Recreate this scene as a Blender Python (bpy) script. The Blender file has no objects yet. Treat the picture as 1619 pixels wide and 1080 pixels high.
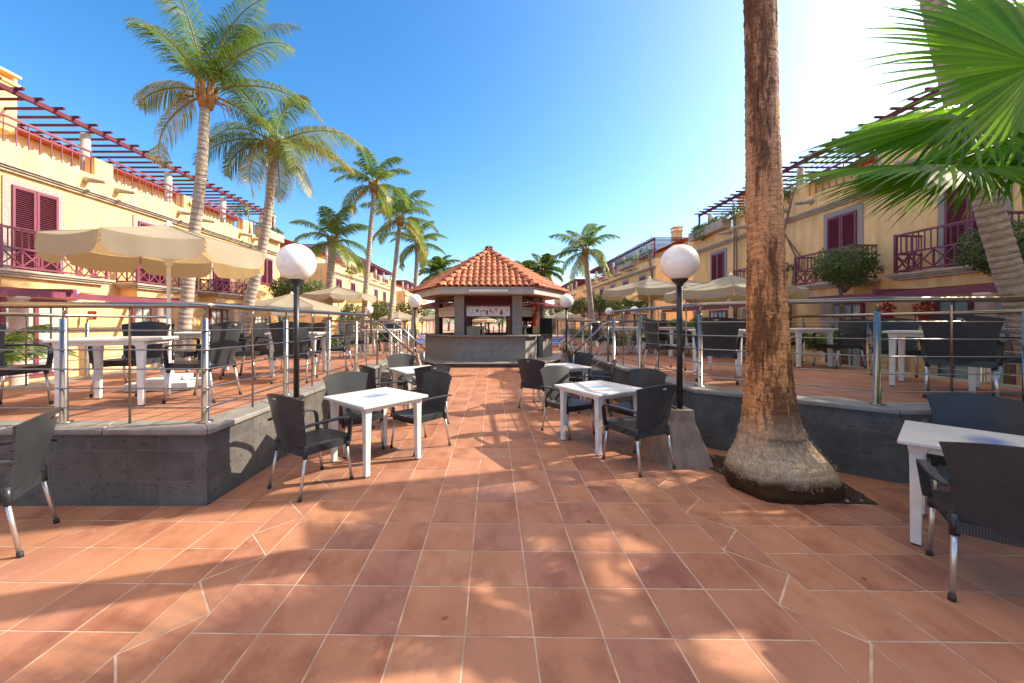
import bpy, bmesh, math, random
from math import sin, cos, pi, radians, sqrt, atan2
from mathutils import Vector, Matrix, Quaternion, noise

S = bpy.context.scene
COL = S.collection
R = random.Random(7)

# ------------------------------------------------------------------ camera
CAMZ = 1.55
F = 588.0
cam = bpy.data.cameras.new("camera")
cam.sensor_width = 36.0
cam.lens = F / 1619.0 * 36.0
cam.shift_x = (809.5 - 779.0) / 1619.0
cam.shift_y = -(540.0 - 511.0) / 1619.0
cam.clip_start = 0.05
cam.clip_end = 3000
camo = bpy.data.objects.new("camera", cam)
camo.location = (0, 0, CAMZ)
camo.rotation_euler = (radians(90), 0, 0)
COL.objects.link(camo)
S.camera = camo
S.render.resolution_x = 1024
S.render.resolution_y = 683

# ------------------------------------------------------------------ light
SUN_EL = radians(33.5)
SUN_AZ = radians(74)          # from +Y towards +X
sdir = Vector((cos(SUN_EL) * sin(SUN_AZ), cos(SUN_EL) * cos(SUN_AZ), sin(SUN_EL)))
sl = bpy.data.lights.new("sun", 'SUN')
sl.energy = 3.8
sl.angle = radians(0.5)
sl.color = (1.0, 0.88, 0.72)
so = bpy.data.objects.new("sun", sl)
so.rotation_euler = sdir.to_track_quat('Z', 'Y').to_euler()
COL.objects.link(so)

W = bpy.data.worlds.new("World")
S.world = W
W.use_nodes = True
wn = W.node_tree
wn.nodes.clear()
sky = wn.nodes.new("ShaderNodeTexSky")
sky.sky_type = 'NISHITA'
sky.sun_disc = False
sky.sun_elevation = SUN_EL
sky.sun_rotation = SUN_AZ
sky.altitude = 0
sky.air_density = 1.0
sky.dust_density = 1.3
sky.ozone_density = 3.0
hsv = wn.nodes.new("ShaderNodeHueSaturation")
hsv.inputs['Saturation'].default_value = 1.34
hsv.inputs['Value'].default_value = 0.92
bgn = wn.nodes.new("ShaderNodeBackground")
bgn.inputs['Strength'].default_value = 0.15
wo = wn.nodes.new("ShaderNodeOutputWorld")
wn.links.new(sky.outputs[0], hsv.inputs['Color'])
# added warm-white veil in the unseen upper sky, as warm fill for the shade
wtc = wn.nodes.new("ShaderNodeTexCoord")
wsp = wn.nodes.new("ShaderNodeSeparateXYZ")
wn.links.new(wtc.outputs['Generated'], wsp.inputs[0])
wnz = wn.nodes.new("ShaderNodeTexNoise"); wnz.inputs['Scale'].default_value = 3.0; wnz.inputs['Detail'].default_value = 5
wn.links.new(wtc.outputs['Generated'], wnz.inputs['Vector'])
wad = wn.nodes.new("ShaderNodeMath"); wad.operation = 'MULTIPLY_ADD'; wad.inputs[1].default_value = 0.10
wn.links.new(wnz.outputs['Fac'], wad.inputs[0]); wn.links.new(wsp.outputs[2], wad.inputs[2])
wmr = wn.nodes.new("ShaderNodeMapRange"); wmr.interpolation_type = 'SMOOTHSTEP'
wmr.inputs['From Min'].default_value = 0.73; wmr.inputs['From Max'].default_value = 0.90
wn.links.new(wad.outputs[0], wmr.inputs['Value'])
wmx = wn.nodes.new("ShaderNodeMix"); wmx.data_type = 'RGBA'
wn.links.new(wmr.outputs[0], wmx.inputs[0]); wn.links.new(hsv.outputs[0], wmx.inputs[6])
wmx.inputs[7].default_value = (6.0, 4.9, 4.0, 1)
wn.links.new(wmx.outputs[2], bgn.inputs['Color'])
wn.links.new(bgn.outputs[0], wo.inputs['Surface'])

S.view_settings.view_transform = 'Standard'
S.view_settings.look = 'None'
S.view_settings.gamma = 1
S.view_settings.exposure = 1.3
try:
    S.view_settings.use_white_balance = True      # camera white balance set for the shade
    S.view_settings.white_balance_temperature = 7000
    S.view_settings.white_balance_tint = 10
except Exception:
    pass
try:
    S.cycles.max_bounces = 8
    S.cycles.transparent_max_bounces = 12
except Exception:
    pass

# ------------------------------------------------------------------ node helpers
def new_mat(name):
    m = bpy.data.materials.new(name)
    m.use_nodes = True
    nt = m.node_tree
    b = nt.nodes['Principled BSDF']
    return m, nt, b

def N(nt, t, **kw):
    n = nt.nodes.new(t)
    for k, v in kw.items():
        setattr(n, k, v)
    return n

def noise_tex(nt, vec, scale, detail=4, rough=0.6, stretch=None):
    if stretch:
        mp = N(nt, 'ShaderNodeMapping')
        mp.inputs['Scale'].default_value = stretch
        nt.links.new(vec, mp.inputs['Vector'])
        vec = mp.outputs[0]
    n = N(nt, 'ShaderNodeTexNoise')
    n.inputs['Scale'].default_value = scale
    n.inputs['Detail'].default_value = detail
    n.inputs['Roughness'].default_value = rough
    nt.links.new(vec, n.inputs['Vector'])
    return n.outputs['Fac']

def ramp(nt, fac, stops):
    r = N(nt, 'ShaderNodeValToRGB')
    els = r.color_ramp.elements
    els[0].position = stops[0][0]; els[0].color = (*stops[0][1], 1)
    els[1].position = stops[-1][0]; els[1].color = (*stops[-1][1], 1)
    for p, c in stops[1:-1]:
        e = els.new(p); e.color = (*c, 1)
    nt.links.new(fac, r.inputs[0])
    return r.outputs[0]

def mix(nt, fac, a, b, mode='MIX'):
    m = N(nt, 'ShaderNodeMix', data_type='RGBA', blend_type=mode)
    for i, v in ((0, fac), (6, a), (7, b)):
        if hasattr(v, 'links'):
            nt.links.new(v, m.inputs[i])
        elif i == 0:
            m.inputs[0].default_value = v
        else:
            m.inputs[i].default_value = (*v, 1)
    return m.outputs[2]

def bump(nt, b, h, strength=0.3, dist=0.01):
    n = N(nt, 'ShaderNodeBump')
    n.inputs['Strength'].default_value = strength
    n.inputs['Distance'].default_value = dist
    nt.links.new(h, n.inputs['Height'])
    nt.links.new(n.outputs[0], b.inputs['Normal'])

def coord(nt, kind='Object'):
    return N(nt, 'ShaderNodeTexCoord').outputs[kind]

def math_n(nt, op, a, b=None):
    m = N(nt, 'ShaderNodeMath', operation=op)
    for i, v in ((0, a), (1, b)):
        if v is None: continue
        if hasattr(v, 'links'): nt.links.new(v, m.inputs[i])
        else: m.inputs[i].default_value = v
    return m.outputs[0]

def simple(name, c, rough=0.6, metal=0.0, var=0.12, scale=3.0, bmp=0.1, bscale=40, dist=0.004, spec=0.5):
    m, nt, b = new_mat(name)
    co = coord(nt)
    f = noise_tex(nt, co, scale)
    lo = tuple(max(0, x * (1 - var)) for x in c); hi = tuple(min(1, x * (1 + var)) for x in c)
    cc = ramp(nt, f, [(0.3, lo), (0.7, hi)])
    nt.links.new(cc, b.inputs['Base Color'])
    b.inputs['Roughness'].default_value = rough
    b.inputs['Metallic'].default_value = metal
    b.inputs['Specular IOR Level'].default_value = spec
    if bmp:
        bump(nt, b, noise_tex(nt, co, bscale), bmp, dist)
    return m

# ------------------------------------------------------------------ materials
def m_tile():
    m, nt, b = new_mat("terracotta_tile")
    at = N(nt, 'ShaderNodeAttribute', attribute_name='tint')
    co = coord(nt)
    sep = N(nt, 'ShaderNodeSeparateColor'); nt.links.new(at.outputs['Color'], sep.inputs[0])
    base = ramp(nt, sep.outputs[0], [(0.0, (0.285, 0.138, 0.100)), (0.3, (0.335, 0.156, 0.100)), (0.65, (0.37, 0.170, 0.098)), (1.0, (0.40, 0.20, 0.118))])
    # shift noise per tile so that mottling stops at joints
    off = N(nt, 'ShaderNodeVectorMath', operation='MULTIPLY_ADD')
    nt.links.new(at.outputs['Color'], off.inputs[0]); off.inputs[1].default_value = (40, 40, 40); nt.links.new(co, off.inputs[2])
    n1 = noise_tex(nt, off.outputs[0], 3.2, 5, 0.62, (1, .6, 1))
    pat = ramp(nt, n1, [(0.33, (0.70, 0.60, 0.62)), (0.50, (1, 1, 1)), (0.70, (1.16, 1.22, 1.25))])
    c = mix(nt, 0.9, base, pat, 'MULTIPLY')
    n2 = noise_tex(nt, co, 0.55, 4, 0.6)
    pinky = ramp(nt, n2, [(0.4, (1, 1, 1)), (0.65, (0.92, 0.95, 1.06))])
    c = mix(nt, 0.8, c, pinky, 'MULTIPLY')
    n4 = noise_tex(nt, off.outputs[0], 7, 6, 0.75)
    sc = ramp(nt, n4, [(0.58, (0, 0, 0)), (0.75, (1, 1, 1))])
    c = mix(nt, math_n(nt, 'MULTIPLY', sc, 0.42), c, (0.50, 0.33, 0.26))
    # small dark specks
    vr = N(nt, 'ShaderNodeTexVoronoi'); vr.inputs['Scale'].default_value = 5.5; nt.links.new(co, vr.inputs['Vector'])
    sp = ramp(nt, vr.outputs['Distance'], [(0.018, (1, 1, 1)), (0.03, (0, 0, 0))])
    c = mix(nt, math_n(nt, 'MULTIPLY', sp, 0.5), c, (0.1, 0.04, 0.03))
    sn = ramp(nt, noise_tex(nt, co, 1.7, 7, 0.75), [(0.56, (0, 0, 0)), (0.72, (1, 1, 1))])
    c = mix(nt, math_n(nt, 'MULTIPLY', sn, 0.35), c, (0.20, 0.11, 0.085))
    nt.links.new(c, b.inputs['Base Color'])
    n3 = noise_tex(nt, co, 18, 4)
    rr = ramp(nt, n3, [(0.3, (0.52, 0.52, 0.52)), (0.7, (0.75, 0.75, 0.75))])
    nt.links.new(rr, b.inputs['Roughness'])
    b.inputs['Specular IOR Level'].default_value = 0.22
    bump(nt, b, noise_tex(nt, co, 14, 6, 0.65), 0.22, 0.006)
    return m
M_TILE = m_tile()
M_GROUT = simple("grout", (0.47, 0.34, 0.26), 0.9, var=0.42, scale=4.5, bmp=0.3, bscale=120, dist=0.003)

def m_basalt():
    m, nt, b = new_mat("basalt_cladding")
    co = coord(nt, 'UV')
    br = N(nt, 'ShaderNodeTexBrick')
    br.inputs['Scale'].default_value = 1.0
    br.inputs['Mortar Size'].default_value = 0.0030
    br.inputs['Mortar Smooth'].default_value = 0.2
    br.inputs['Brick Width'].default_value = 0.60
    br.inputs['Row Height'].default_value = 0.262
    br.inputs['Color1'].default_value = (0.1, 0.1, 0.1, 1)
    br.inputs['Color2'].default_value = (0.9, 0.9, 0.9, 1)
    br.inputs['Mortar'].default_value = (0.5, 0.5, 0.5, 1)
    mp = N(nt, 'ShaderNodeMapping'); mp.inputs['Location'].default_value = (0.12, 0.05, 0)
    nt.links.new(co, mp.inputs['Vector']); nt.links.new(mp.outputs[0], br.inputs['Vector'])
    oc = coord(nt)
    n1 = noise_tex(nt, oc, 5, 6, 0.7)
    g = ramp(nt, n1, [(0.25, (0.058, 0.055, 0.052)), (0.5, (0.090, 0.087, 0.083)), (0.75, (0.13, 0.125, 0.118))])
    tint = ramp(nt, br.outputs['Color'], [(0.1, (0.82, 0.82, 0.84)), (0.9, (1.15, 1.13, 1.10))])
    g = mix(nt, 1.0, g, tint, 'MULTIPLY')
    vo = N(nt, 'ShaderNodeTexVoronoi'); vo.inputs['Scale'].default_value = 9
    wv = N(nt, 'ShaderNodeMapping'); wv.inputs['Scale'].default_value = (1, 1, 2.6); wv.inputs['Rotation'].default_value = (0.4, 0.5, 0)
    nt.links.new(oc, wv.inputs['Vector'])
    dn = N(nt, 'ShaderNodeVectorMath', operation='MULTIPLY_ADD')
    nzt = N(nt, 'ShaderNodeTexNoise'); nzt.inputs['Scale'].default_value = 18; nt.links.new(oc, nzt.inputs['Vector'])
    nt.links.new(nzt.outputs['Color'], dn.inputs[0]); dn.inputs[1].default_value = (.25, .25, .25); nt.links.new(wv.outputs[0], dn.inputs[2])
    nt.links.new(dn.outputs[0], vo.inputs['Vector'])
    pits = ramp(nt, vo.outputs['Distance'], [(0.17, (1, 1, 1)), (0.27, (0, 0, 0))])
    g = mix(nt, math_n(nt, 'MULTIPLY', pits, 0.75), g, (0.03, 0.03, 0.03))
    jc = math_n(nt, 'MULTIPLY', br.outputs['Fac'], 0.45)
    g = mix(nt, jc, g, (0.15, 0.145, 0.14))
    nt.links.new(g, b.inputs['Base Color'])
    b.inputs['Roughness'].default_value = 0.72
    h = math_n(nt, 'SUBTRACT', noise_tex(nt, oc, 45, 5, 0.7), math_n(nt, 'MULTIPLY', pits, 1.0))
    h = math_n(nt, 'SUBTRACT', h, br.outputs['Fac'])
    bump(nt, b, h, 0.35, 0.004)
    return m
M_BASALT = m_basalt()
M_COPING = simple("basalt_coping", (0.21, 0.20, 0.19), 0.6, var=0.25, scale=6, bmp=0.2, bscale=60)

def m_wall(name, c):
    m, nt, b = new_mat(name)
    co = coord(nt)
    n = noise_tex(nt, co, 0.8, 5, 0.65)
    n2 = noise_tex(nt, co, 2.4, 5, 0.6, (1.5, 1.5, 0.25))
    cc = ramp(nt, n, [(0.3, tuple(x * 0.90 for x in c)), (0.7, tuple(min(1, x * 1.06) for x in c))])
    st = ramp(nt, n2, [(0.35, (0.80, 0.76, 0.70)), (0.6, (1, 1, 1))])
    cc = mix(nt, 0.8, cc, st, 'MULTIPLY')
    nt.links.new(cc, b.inputs['Base Color'])
    b.inputs['Roughness'].default_value = 0.9
    b.inputs['Specular IOR Level'].default_value = 0.2
    bump(nt, b, noise_tex(nt, co, 60, 4, 0.7), 0.3, 0.006)
    return m
M_WALL = m_wall("yellow_render", (0.90, 0.60, 0.285))
M_CREAM = m_wall("cream_render", (0.76, 0.64, 0.42))
M_CORN = simple("grey_stone_trim", (0.40, 0.35, 0.28), 0.85, var=0.25, scale=5, bmp=0.4, bscale=30, dist=0.01)
M_SURR = simple("speckled_stone_surround", (0.33, 0.29, 0.27), 0.85, var=0.35, scale=28, bmp=0.3, bscale=60)
M_MAROON = simple("maroon_paint", (0.19, 0.040, 0.075), 0.45, var=0.18, scale=2.0, bmp=0.15, bscale=30)
M_MAROON_D = simple("dark_maroon_paint", (0.085, 0.012, 0.018), 0.5, var=0.2, scale=3)
M_PERG = simple("dark_maroon_beam", (0.13, 0.035, 0.05), 0.85, var=0.25, scale=2.0, bmp=0.2, bscale=30, spec=.15)  # darker variant of the maroon, for the roof pergola beams
M_ROOF = simple("roof_tile_clay", (0.50, 0.15, 0.075), 0.7, var=0.4, scale=7, bmp=0.3, bscale=45)
M_ROOF2 = simple("far_roof_clay", (0.36, 0.07, 0.05), 0.9, var=0.3, scale=3, spec=.1)
M_STEEL = simple("stainless_steel", (0.30, 0.285, 0.265), 0.27, 1.0, var=0.06, scale=6, bmp=0.03, bscale=90, dist=0.002)
M_ALU = simple("satin_aluminium", (0.62, 0.62, 0.62), 0.38, 0.9, var=0.05, scale=10, bmp=0)
M_RUBBER = simple("black_rubber", (0.02, 0.02, 0.02), 0.6, bmp=0)
M_BLACK = simple("black_enamel", (0.018, 0.018, 0.02), 0.38, var=0.4, scale=12, bmp=0.25, bscale=50)
M_GLOBE = None
def m_globe():
    m, nt, b = new_mat("opal_globe")
    b.inputs['Base Color'].default_value = (0.86, 0.84, 0.80, 1)
    b.inputs['Roughness'].default_value = 0.28
    b.inputs['Subsurface Weight'].default_value = 0.25
    b.inputs['Subsurface Radius'].default_value = (0.1, 0.09, 0.08)
    co = coord(nt)
    c = ramp(nt, noise_tex(nt, co, 9, 5), [(0.3, (0.74, 0.71, 0.66)), (0.5, (0.88, 0.86, 0.82))])
    nt.links.new(c, b.inputs['Base Color'])
    return m
M_GLOBE = m_globe()
M_CONC = simple("weathered_concrete", (0.27, 0.20, 0.165), 0.85, var=0.35, scale=5, bmp=0.5, bscale=28, dist=0.01)
M_SOIL = simple("dark_soil", (0.045, 0.026, 0.017), 0.95, var=0.5, scale=14, bmp=1.0, bscale=25, dist=0.03)
M_PINKCOL = simple("pale_pink_column", (0.48, 0.37, 0.31), 0.85, var=0.2, scale=4, bmp=0.3, bscale=30)
M_GREYCOL = simple("grey_column", (0.42, 0.40, 0.37), 0.85, var=0.2, scale=4, bmp=0.3, bscale=30)
M_RED = simple("red_plastic", (0.55, 0.02, 0.02), 0.4, bmp=0)
M_WHITE = simple("white_paint", (0.72, 0.71, 0.69), 0.5, var=0.08, scale=5, bmp=0.05)
M_DARK = simple("dark_interior", (0.02, 0.018, 0.016), 0.8, bmp=0)
M_BLUE = simple("blue_canvas", (0.02, 0.16, 0.62), 0.7, var=0.15, scale=5, bmp=0.1)
M_CURT = simple("pale_green_curtain", (0.42, 0.60, 0.48), 0.8, var=0.2, scale=2, bmp=0)
M_WOODSTEM = simple("woody_stem", (0.22, 0.16, 0.11), 0.9, var=0.4, scale=14, bmp=0.8, bscale=40, dist=0.01)

def m_glass():
    m, nt, b = new_mat("window_glass")
    b.inputs['Base Color'].default_value = (0.6, 0.7, 0.68, 1)
    b.inputs['Roughness'].default_value = 0.05
    b.inputs['Alpha'].default_value = 0.35
    return m
M_GLASS = m_glass()

def m_weave():
    m, nt, b = new_mat("woven_dark_plastic")
    uv = coord(nt, 'UV')
    br = N(nt, 'ShaderNodeTexBrick')
    br.inputs['Scale'].default_value = 1.0
    br.inputs['Brick Width'].default_value = 0.024
    br.inputs['Row Height'].default_value = 0.011
    br.inputs['Mortar Size'].default_value = 0.0016
    br.inputs['Mortar Smooth'].default_value = 0.6
    nt.links.new(uv, br.inputs['Vector'])
    oc = coord(nt)
    c = ramp(nt, noise_tex(nt, oc, 4, 4), [(0.3, (0.026, 0.030, 0.037)), (0.7, (0.045, 0.051, 0.060))])
    c = mix(nt, br.outputs['Fac'], c, (0.012, 0.013, 0.015))
    nt.links.new(c, b.inputs['Base Color'])
    b.inputs['Roughness'].default_value = 0.40
    h = math_n(nt, 'SUBTRACT', 1.0, br.outputs['Fac'])
    bump(nt, b, h, 0.9, 0.004)
    return m
M_WEAVE = m_weave()
M_PLAST = simple("dark_plastic", (0.021, 0.025, 0.032), 0.36, var=0.15, scale=6, bmp=0.08, bscale=150, dist=0.001)
M_LABEL = simple("small_nameplate", (0.42, 0.38, 0.33), 0.5, bmp=0)

def m_tabletop(mark):
    m, nt, b = new_mat("white_tabletop_marked" if mark else "white_tabletop")
    co = coord(nt)
    n = noise_tex(nt, co, 3.5, 6, 0.7)
    c = ramp(nt, n, [(0.3, (0.55, 0.54, 0.53)), (0.62, (0.66, 0.655, 0.64))])
    if mark:
        mp = N(nt, 'ShaderNodeMapping'); mp.inputs['Scale'].default_value = (4.2, 7.5, 0)
        nt.links.new(co, mp.inputs['Vector'])
        dn = N(nt, 'ShaderNodeVectorMath', operation='LENGTH'); nt.links.new(mp.outputs[0], dn.inputs[0])
        msk = ramp(nt, dn.outputs['Value'], [(0.35, (1, 1, 1)), (1.0, (0, 0, 0))])
        sm = noise_tex(nt, co, 26, 3, 0.5, (1, .35, 1))
        f = math_n(nt, 'MULTIPLY', msk, math_n(nt, 'MULTIPLY', sm, 1.9))
        c = mix(nt, f, c, (0.16, 0.24, 0.45))
    nt.links.new(c, b.inputs['Base Color'])
    b.inputs['Roughness'].default_value = 0.35
    bump(nt, b, noise_tex(nt, co, 40, 4), 0.05, 0.002)
    return m
M_TOP = m_tabletop(False)
M_TOPM = m_tabletop(True)
M_LEG = simple("white_plastic_leg", (0.68, 0.66, 0.63), 0.45, var=0.12, scale=6, bmp=0.05)

def m_canvas():
    m, nt, b = new_mat("cream_canvas")
    co = coord(nt)
    c = ramp(nt, noise_tex(nt, co, 1.6, 5, 0.65), [(0.3, (0.30, 0.29, 0.225)), (0.7, (0.40, 0.39, 0.315))])
    nt.links.new(c, b.inputs['Base Color'])
    b.inputs['Roughness'].default_value = 0.85
    tr = N(nt, 'ShaderNodeBsdfTranslucent'); tr.inputs['Color'].default_value = (0.75, 0.52, 0.25, 1)
    ms = N(nt, 'ShaderNodeMixShader'); ms.inputs[0].default_value = 0.35
    nt.links.new(b.outputs[0], ms.inputs[1]); nt.links.new(tr.outputs[0], ms.inputs[2])
    nt.links.new(ms.outputs[0], nt.nodes['Material Output'].inputs['Surface'])
    return m
M_CANVAS = m_canvas()

def m_leaf(name, c1, c2, c3, tr=(0.25, 0.45, 0.05), k=0.35, rough=0.45, scale=3):
    m, nt, b = new_mat(name)
    co = coord(nt)
    at = N(nt, 'ShaderNodeAttribute', attribute_name='tint')
    sep = N(nt, 'ShaderNodeSeparateColor'); nt.links.new(at.outputs['Color'], sep.inputs[0])
    c = ramp(nt, sep.outputs[0], [(0.0, c1), (0.5, c2), (1.0, c3)])
    nv = ramp(nt, noise_tex(nt, co, scale), [(0.3, (0.8, 0.8, 0.8)), (0.7, (1.15, 1.15, 1.1))])
    c = mix(nt, 1.0, c, nv, 'MULTIPLY')
    nt.links.new(c, b.inputs['Base Color'])
    b.inputs['Roughness'].default_value = rough
    t = N(nt, 'ShaderNodeBsdfTranslucent')
    tc = mix(nt, 0.5, c, tr)
    nt.links.new(tc, t.inputs['Color'])
    ms = N(nt, 'ShaderNodeMixShader'); ms.inputs[0].default_value = k
    nt.links.new(b.outputs[0], ms.inputs[1]); nt.links.new(t.outputs[0], ms.inputs[2])
    nt.links.new(ms.outputs[0], nt.nodes['Material Output'].inputs['Surface'])
    return m
M_FROND = m_leaf("coconut_frond", (0.026, 0.072, 0.018), (0.10, 0.19, 0.035), (0.50, 0.37, 0.11))
M_FAN = m_leaf("fan_palm_leaf", (0.015, 0.080, 0.008), (0.060, 0.195, 0.012), (0.23, 0.38, 0.03), (0.34, 0.80, 0.02), 0.50, 0.38)
M_BUSH = m_leaf("bush_leaf", (0.022, 0.05, 0.015), (0.05, 0.095, 0.025), (0.11, 0.15, 0.035), k=0.25)
M_TREE = m_leaf("far_tree_leaf", (0.03, 0.06, 0.02), (0.06, 0.10, 0.03), (0.12, 0.16, 0.05), k=0.25)

def m_trunk():
    m, nt, b = new_mat("ringed_palm_bark")
    co = coord(nt)
    n = noise_tex(nt, co, 5, 6, 0.7, (1, 1, 3))
    c = ramp(nt, n, [(0.25, (0.22, 0.175, 0.135)), (0.5, (0.45, 0.38, 0.31)), (0.75, (0.60, 0.54, 0.46))])
    at = N(nt, 'ShaderNodeAttribute', attribute_name='tint')
    sep = N(nt, 'ShaderNodeSeparateColor'); nt.links.new(at.outputs['Color'], sep.inputs[0])
    c = mix(nt, math_n(nt, 'MULTIPLY', sep.outputs[0], 0.6), c, (0.09, 0.065, 0.05))
    nt.links.new(c, b.inputs['Base Color'])
    b.inputs['Roughness'].default_value = 0.9
    bump(nt, b, noise_tex(nt, co, 22, 6, 0.7, (1, 1, 2)), 0.7, 0.02)
    return m
M_TRUNK = m_trunk()

def m_bigtrunk():
    m, nt, b = new_mat("fibrous_palm_bark")
    co = coord(nt)
    sep = N(nt, 'ShaderNodeSeparateXYZ'); nt.links.new(co, sep.inputs[0])
    # fine horizontal fibre rings, cracked by vertical fissures
    h1 = noise_tex(nt, co, 9, 5, 0.7, (1.0, 1.0, 9))
    h2 = noise_tex(nt, co, 16, 5, 0.75, (3.0, 3.0, 0.5))
    h3 = noise_tex(nt, co, 1.3, 5, 0.7, (1.6, 1.6, 0.35))
    c = ramp(nt, h1, [(0.28, (0.32, 0.10, 0.035)), (0.45, (0.66, 0.29, 0.11)), (0.62, (0.80, 0.44, 0.20)), (0.8, (0.88, 0.58, 0.32))])
    fis = ramp(nt, h2, [(0.30, (0.25, 0.2, 0.18)), (0.45, (1, 1, 1))])
    c = mix(nt, 0.6, c, fis, 'MULTIPLY')
    zs_ = N(nt, 'ShaderNodeMapRange'); zs_.inputs['From Min'].default_value = 2.7; zs_.inputs['From Max'].default_value = 1.5
    nt.links.new(sep.outputs[2], zs_.inputs['Value'])
    st_in = math_n(nt, 'ADD', h3, math_n(nt, 'MULTIPLY', zs_.outputs[0], 0.09))
    st_in = math_n(nt, 'ADD', st_in, math_n(nt, 'MULTIPLY', math_n(nt, 'SUBTRACT', h2, 0.5), 0.35))
    stain = ramp(nt, st_in, [(0.50, (0, 0, 0)), (0.575, (1, 1, 1))])
    # grey old bark high up, stains in the middle, pale fibre at the foot
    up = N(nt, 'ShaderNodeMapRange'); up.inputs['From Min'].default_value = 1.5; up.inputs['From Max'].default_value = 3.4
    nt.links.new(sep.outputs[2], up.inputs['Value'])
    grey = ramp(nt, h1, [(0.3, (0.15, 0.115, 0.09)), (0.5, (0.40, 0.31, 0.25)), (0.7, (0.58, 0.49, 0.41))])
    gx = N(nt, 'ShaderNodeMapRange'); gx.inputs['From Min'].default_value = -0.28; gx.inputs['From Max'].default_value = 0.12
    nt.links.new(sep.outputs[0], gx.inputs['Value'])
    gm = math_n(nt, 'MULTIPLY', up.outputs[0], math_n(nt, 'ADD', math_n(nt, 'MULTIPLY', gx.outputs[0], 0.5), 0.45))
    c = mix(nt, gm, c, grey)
    c = mix(nt, 0.55, c, ramp(nt, noise_tex(nt, co, 26, 5, 0.7, (1.6, 1.6, 1.0)), [(0.36, (0.25, 0.2, 0.17)), (0.47, (1, 1, 1)), (0.7, (1.15, 1.15, 1.15))]), 'MULTIPLY')
    c = mix(nt, math_n(nt, 'MULTIPLY', stain, 0.8), c, (0.065, 0.026, 0.018))
    ft = N(nt, 'ShaderNodeMapRange'); ft.inputs['From Min'].default_value = 0.75; ft.inputs['From Max'].default_value = 0.35
    nt.links.new(sep.outputs[2], ft.inputs['Value'])
    fib = noise_tex(nt, co, 40, 5, 0.8, (1, 1, 0.45))
    fc = ramp(nt, fib, [(0.3, (0.24, 0.165, 0.105)), (0.5, (0.48, 0.37, 0.26)), (0.7, (0.66, 0.55, 0.43))])
    c = mix(nt, ft.outputs[0], c, fc)
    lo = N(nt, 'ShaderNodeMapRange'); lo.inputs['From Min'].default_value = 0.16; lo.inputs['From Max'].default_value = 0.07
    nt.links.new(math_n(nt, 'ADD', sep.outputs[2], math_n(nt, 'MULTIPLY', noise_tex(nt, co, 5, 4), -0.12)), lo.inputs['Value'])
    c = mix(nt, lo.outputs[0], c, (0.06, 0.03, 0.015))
    nt.links.new(c, b.inputs['Base Color'])
    b.inputs['Roughness'].default_value = 0.95
    b.inputs['Specular IOR Level'].default_value = 0.15
    hh = math_n(nt, 'ADD', math_n(nt, 'MULTIPLY', h1, 1.0), math_n(nt, 'MULTIPLY', h2, 0.6))
    hh = math_n(nt, 'ADD', hh, math_n(nt, 'MULTIPLY', fib, 0.5))
    bump(nt, b, hh, 0.9, 0.02)
    return m
M_BIGTRUNK = m_bigtrunk()

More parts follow.
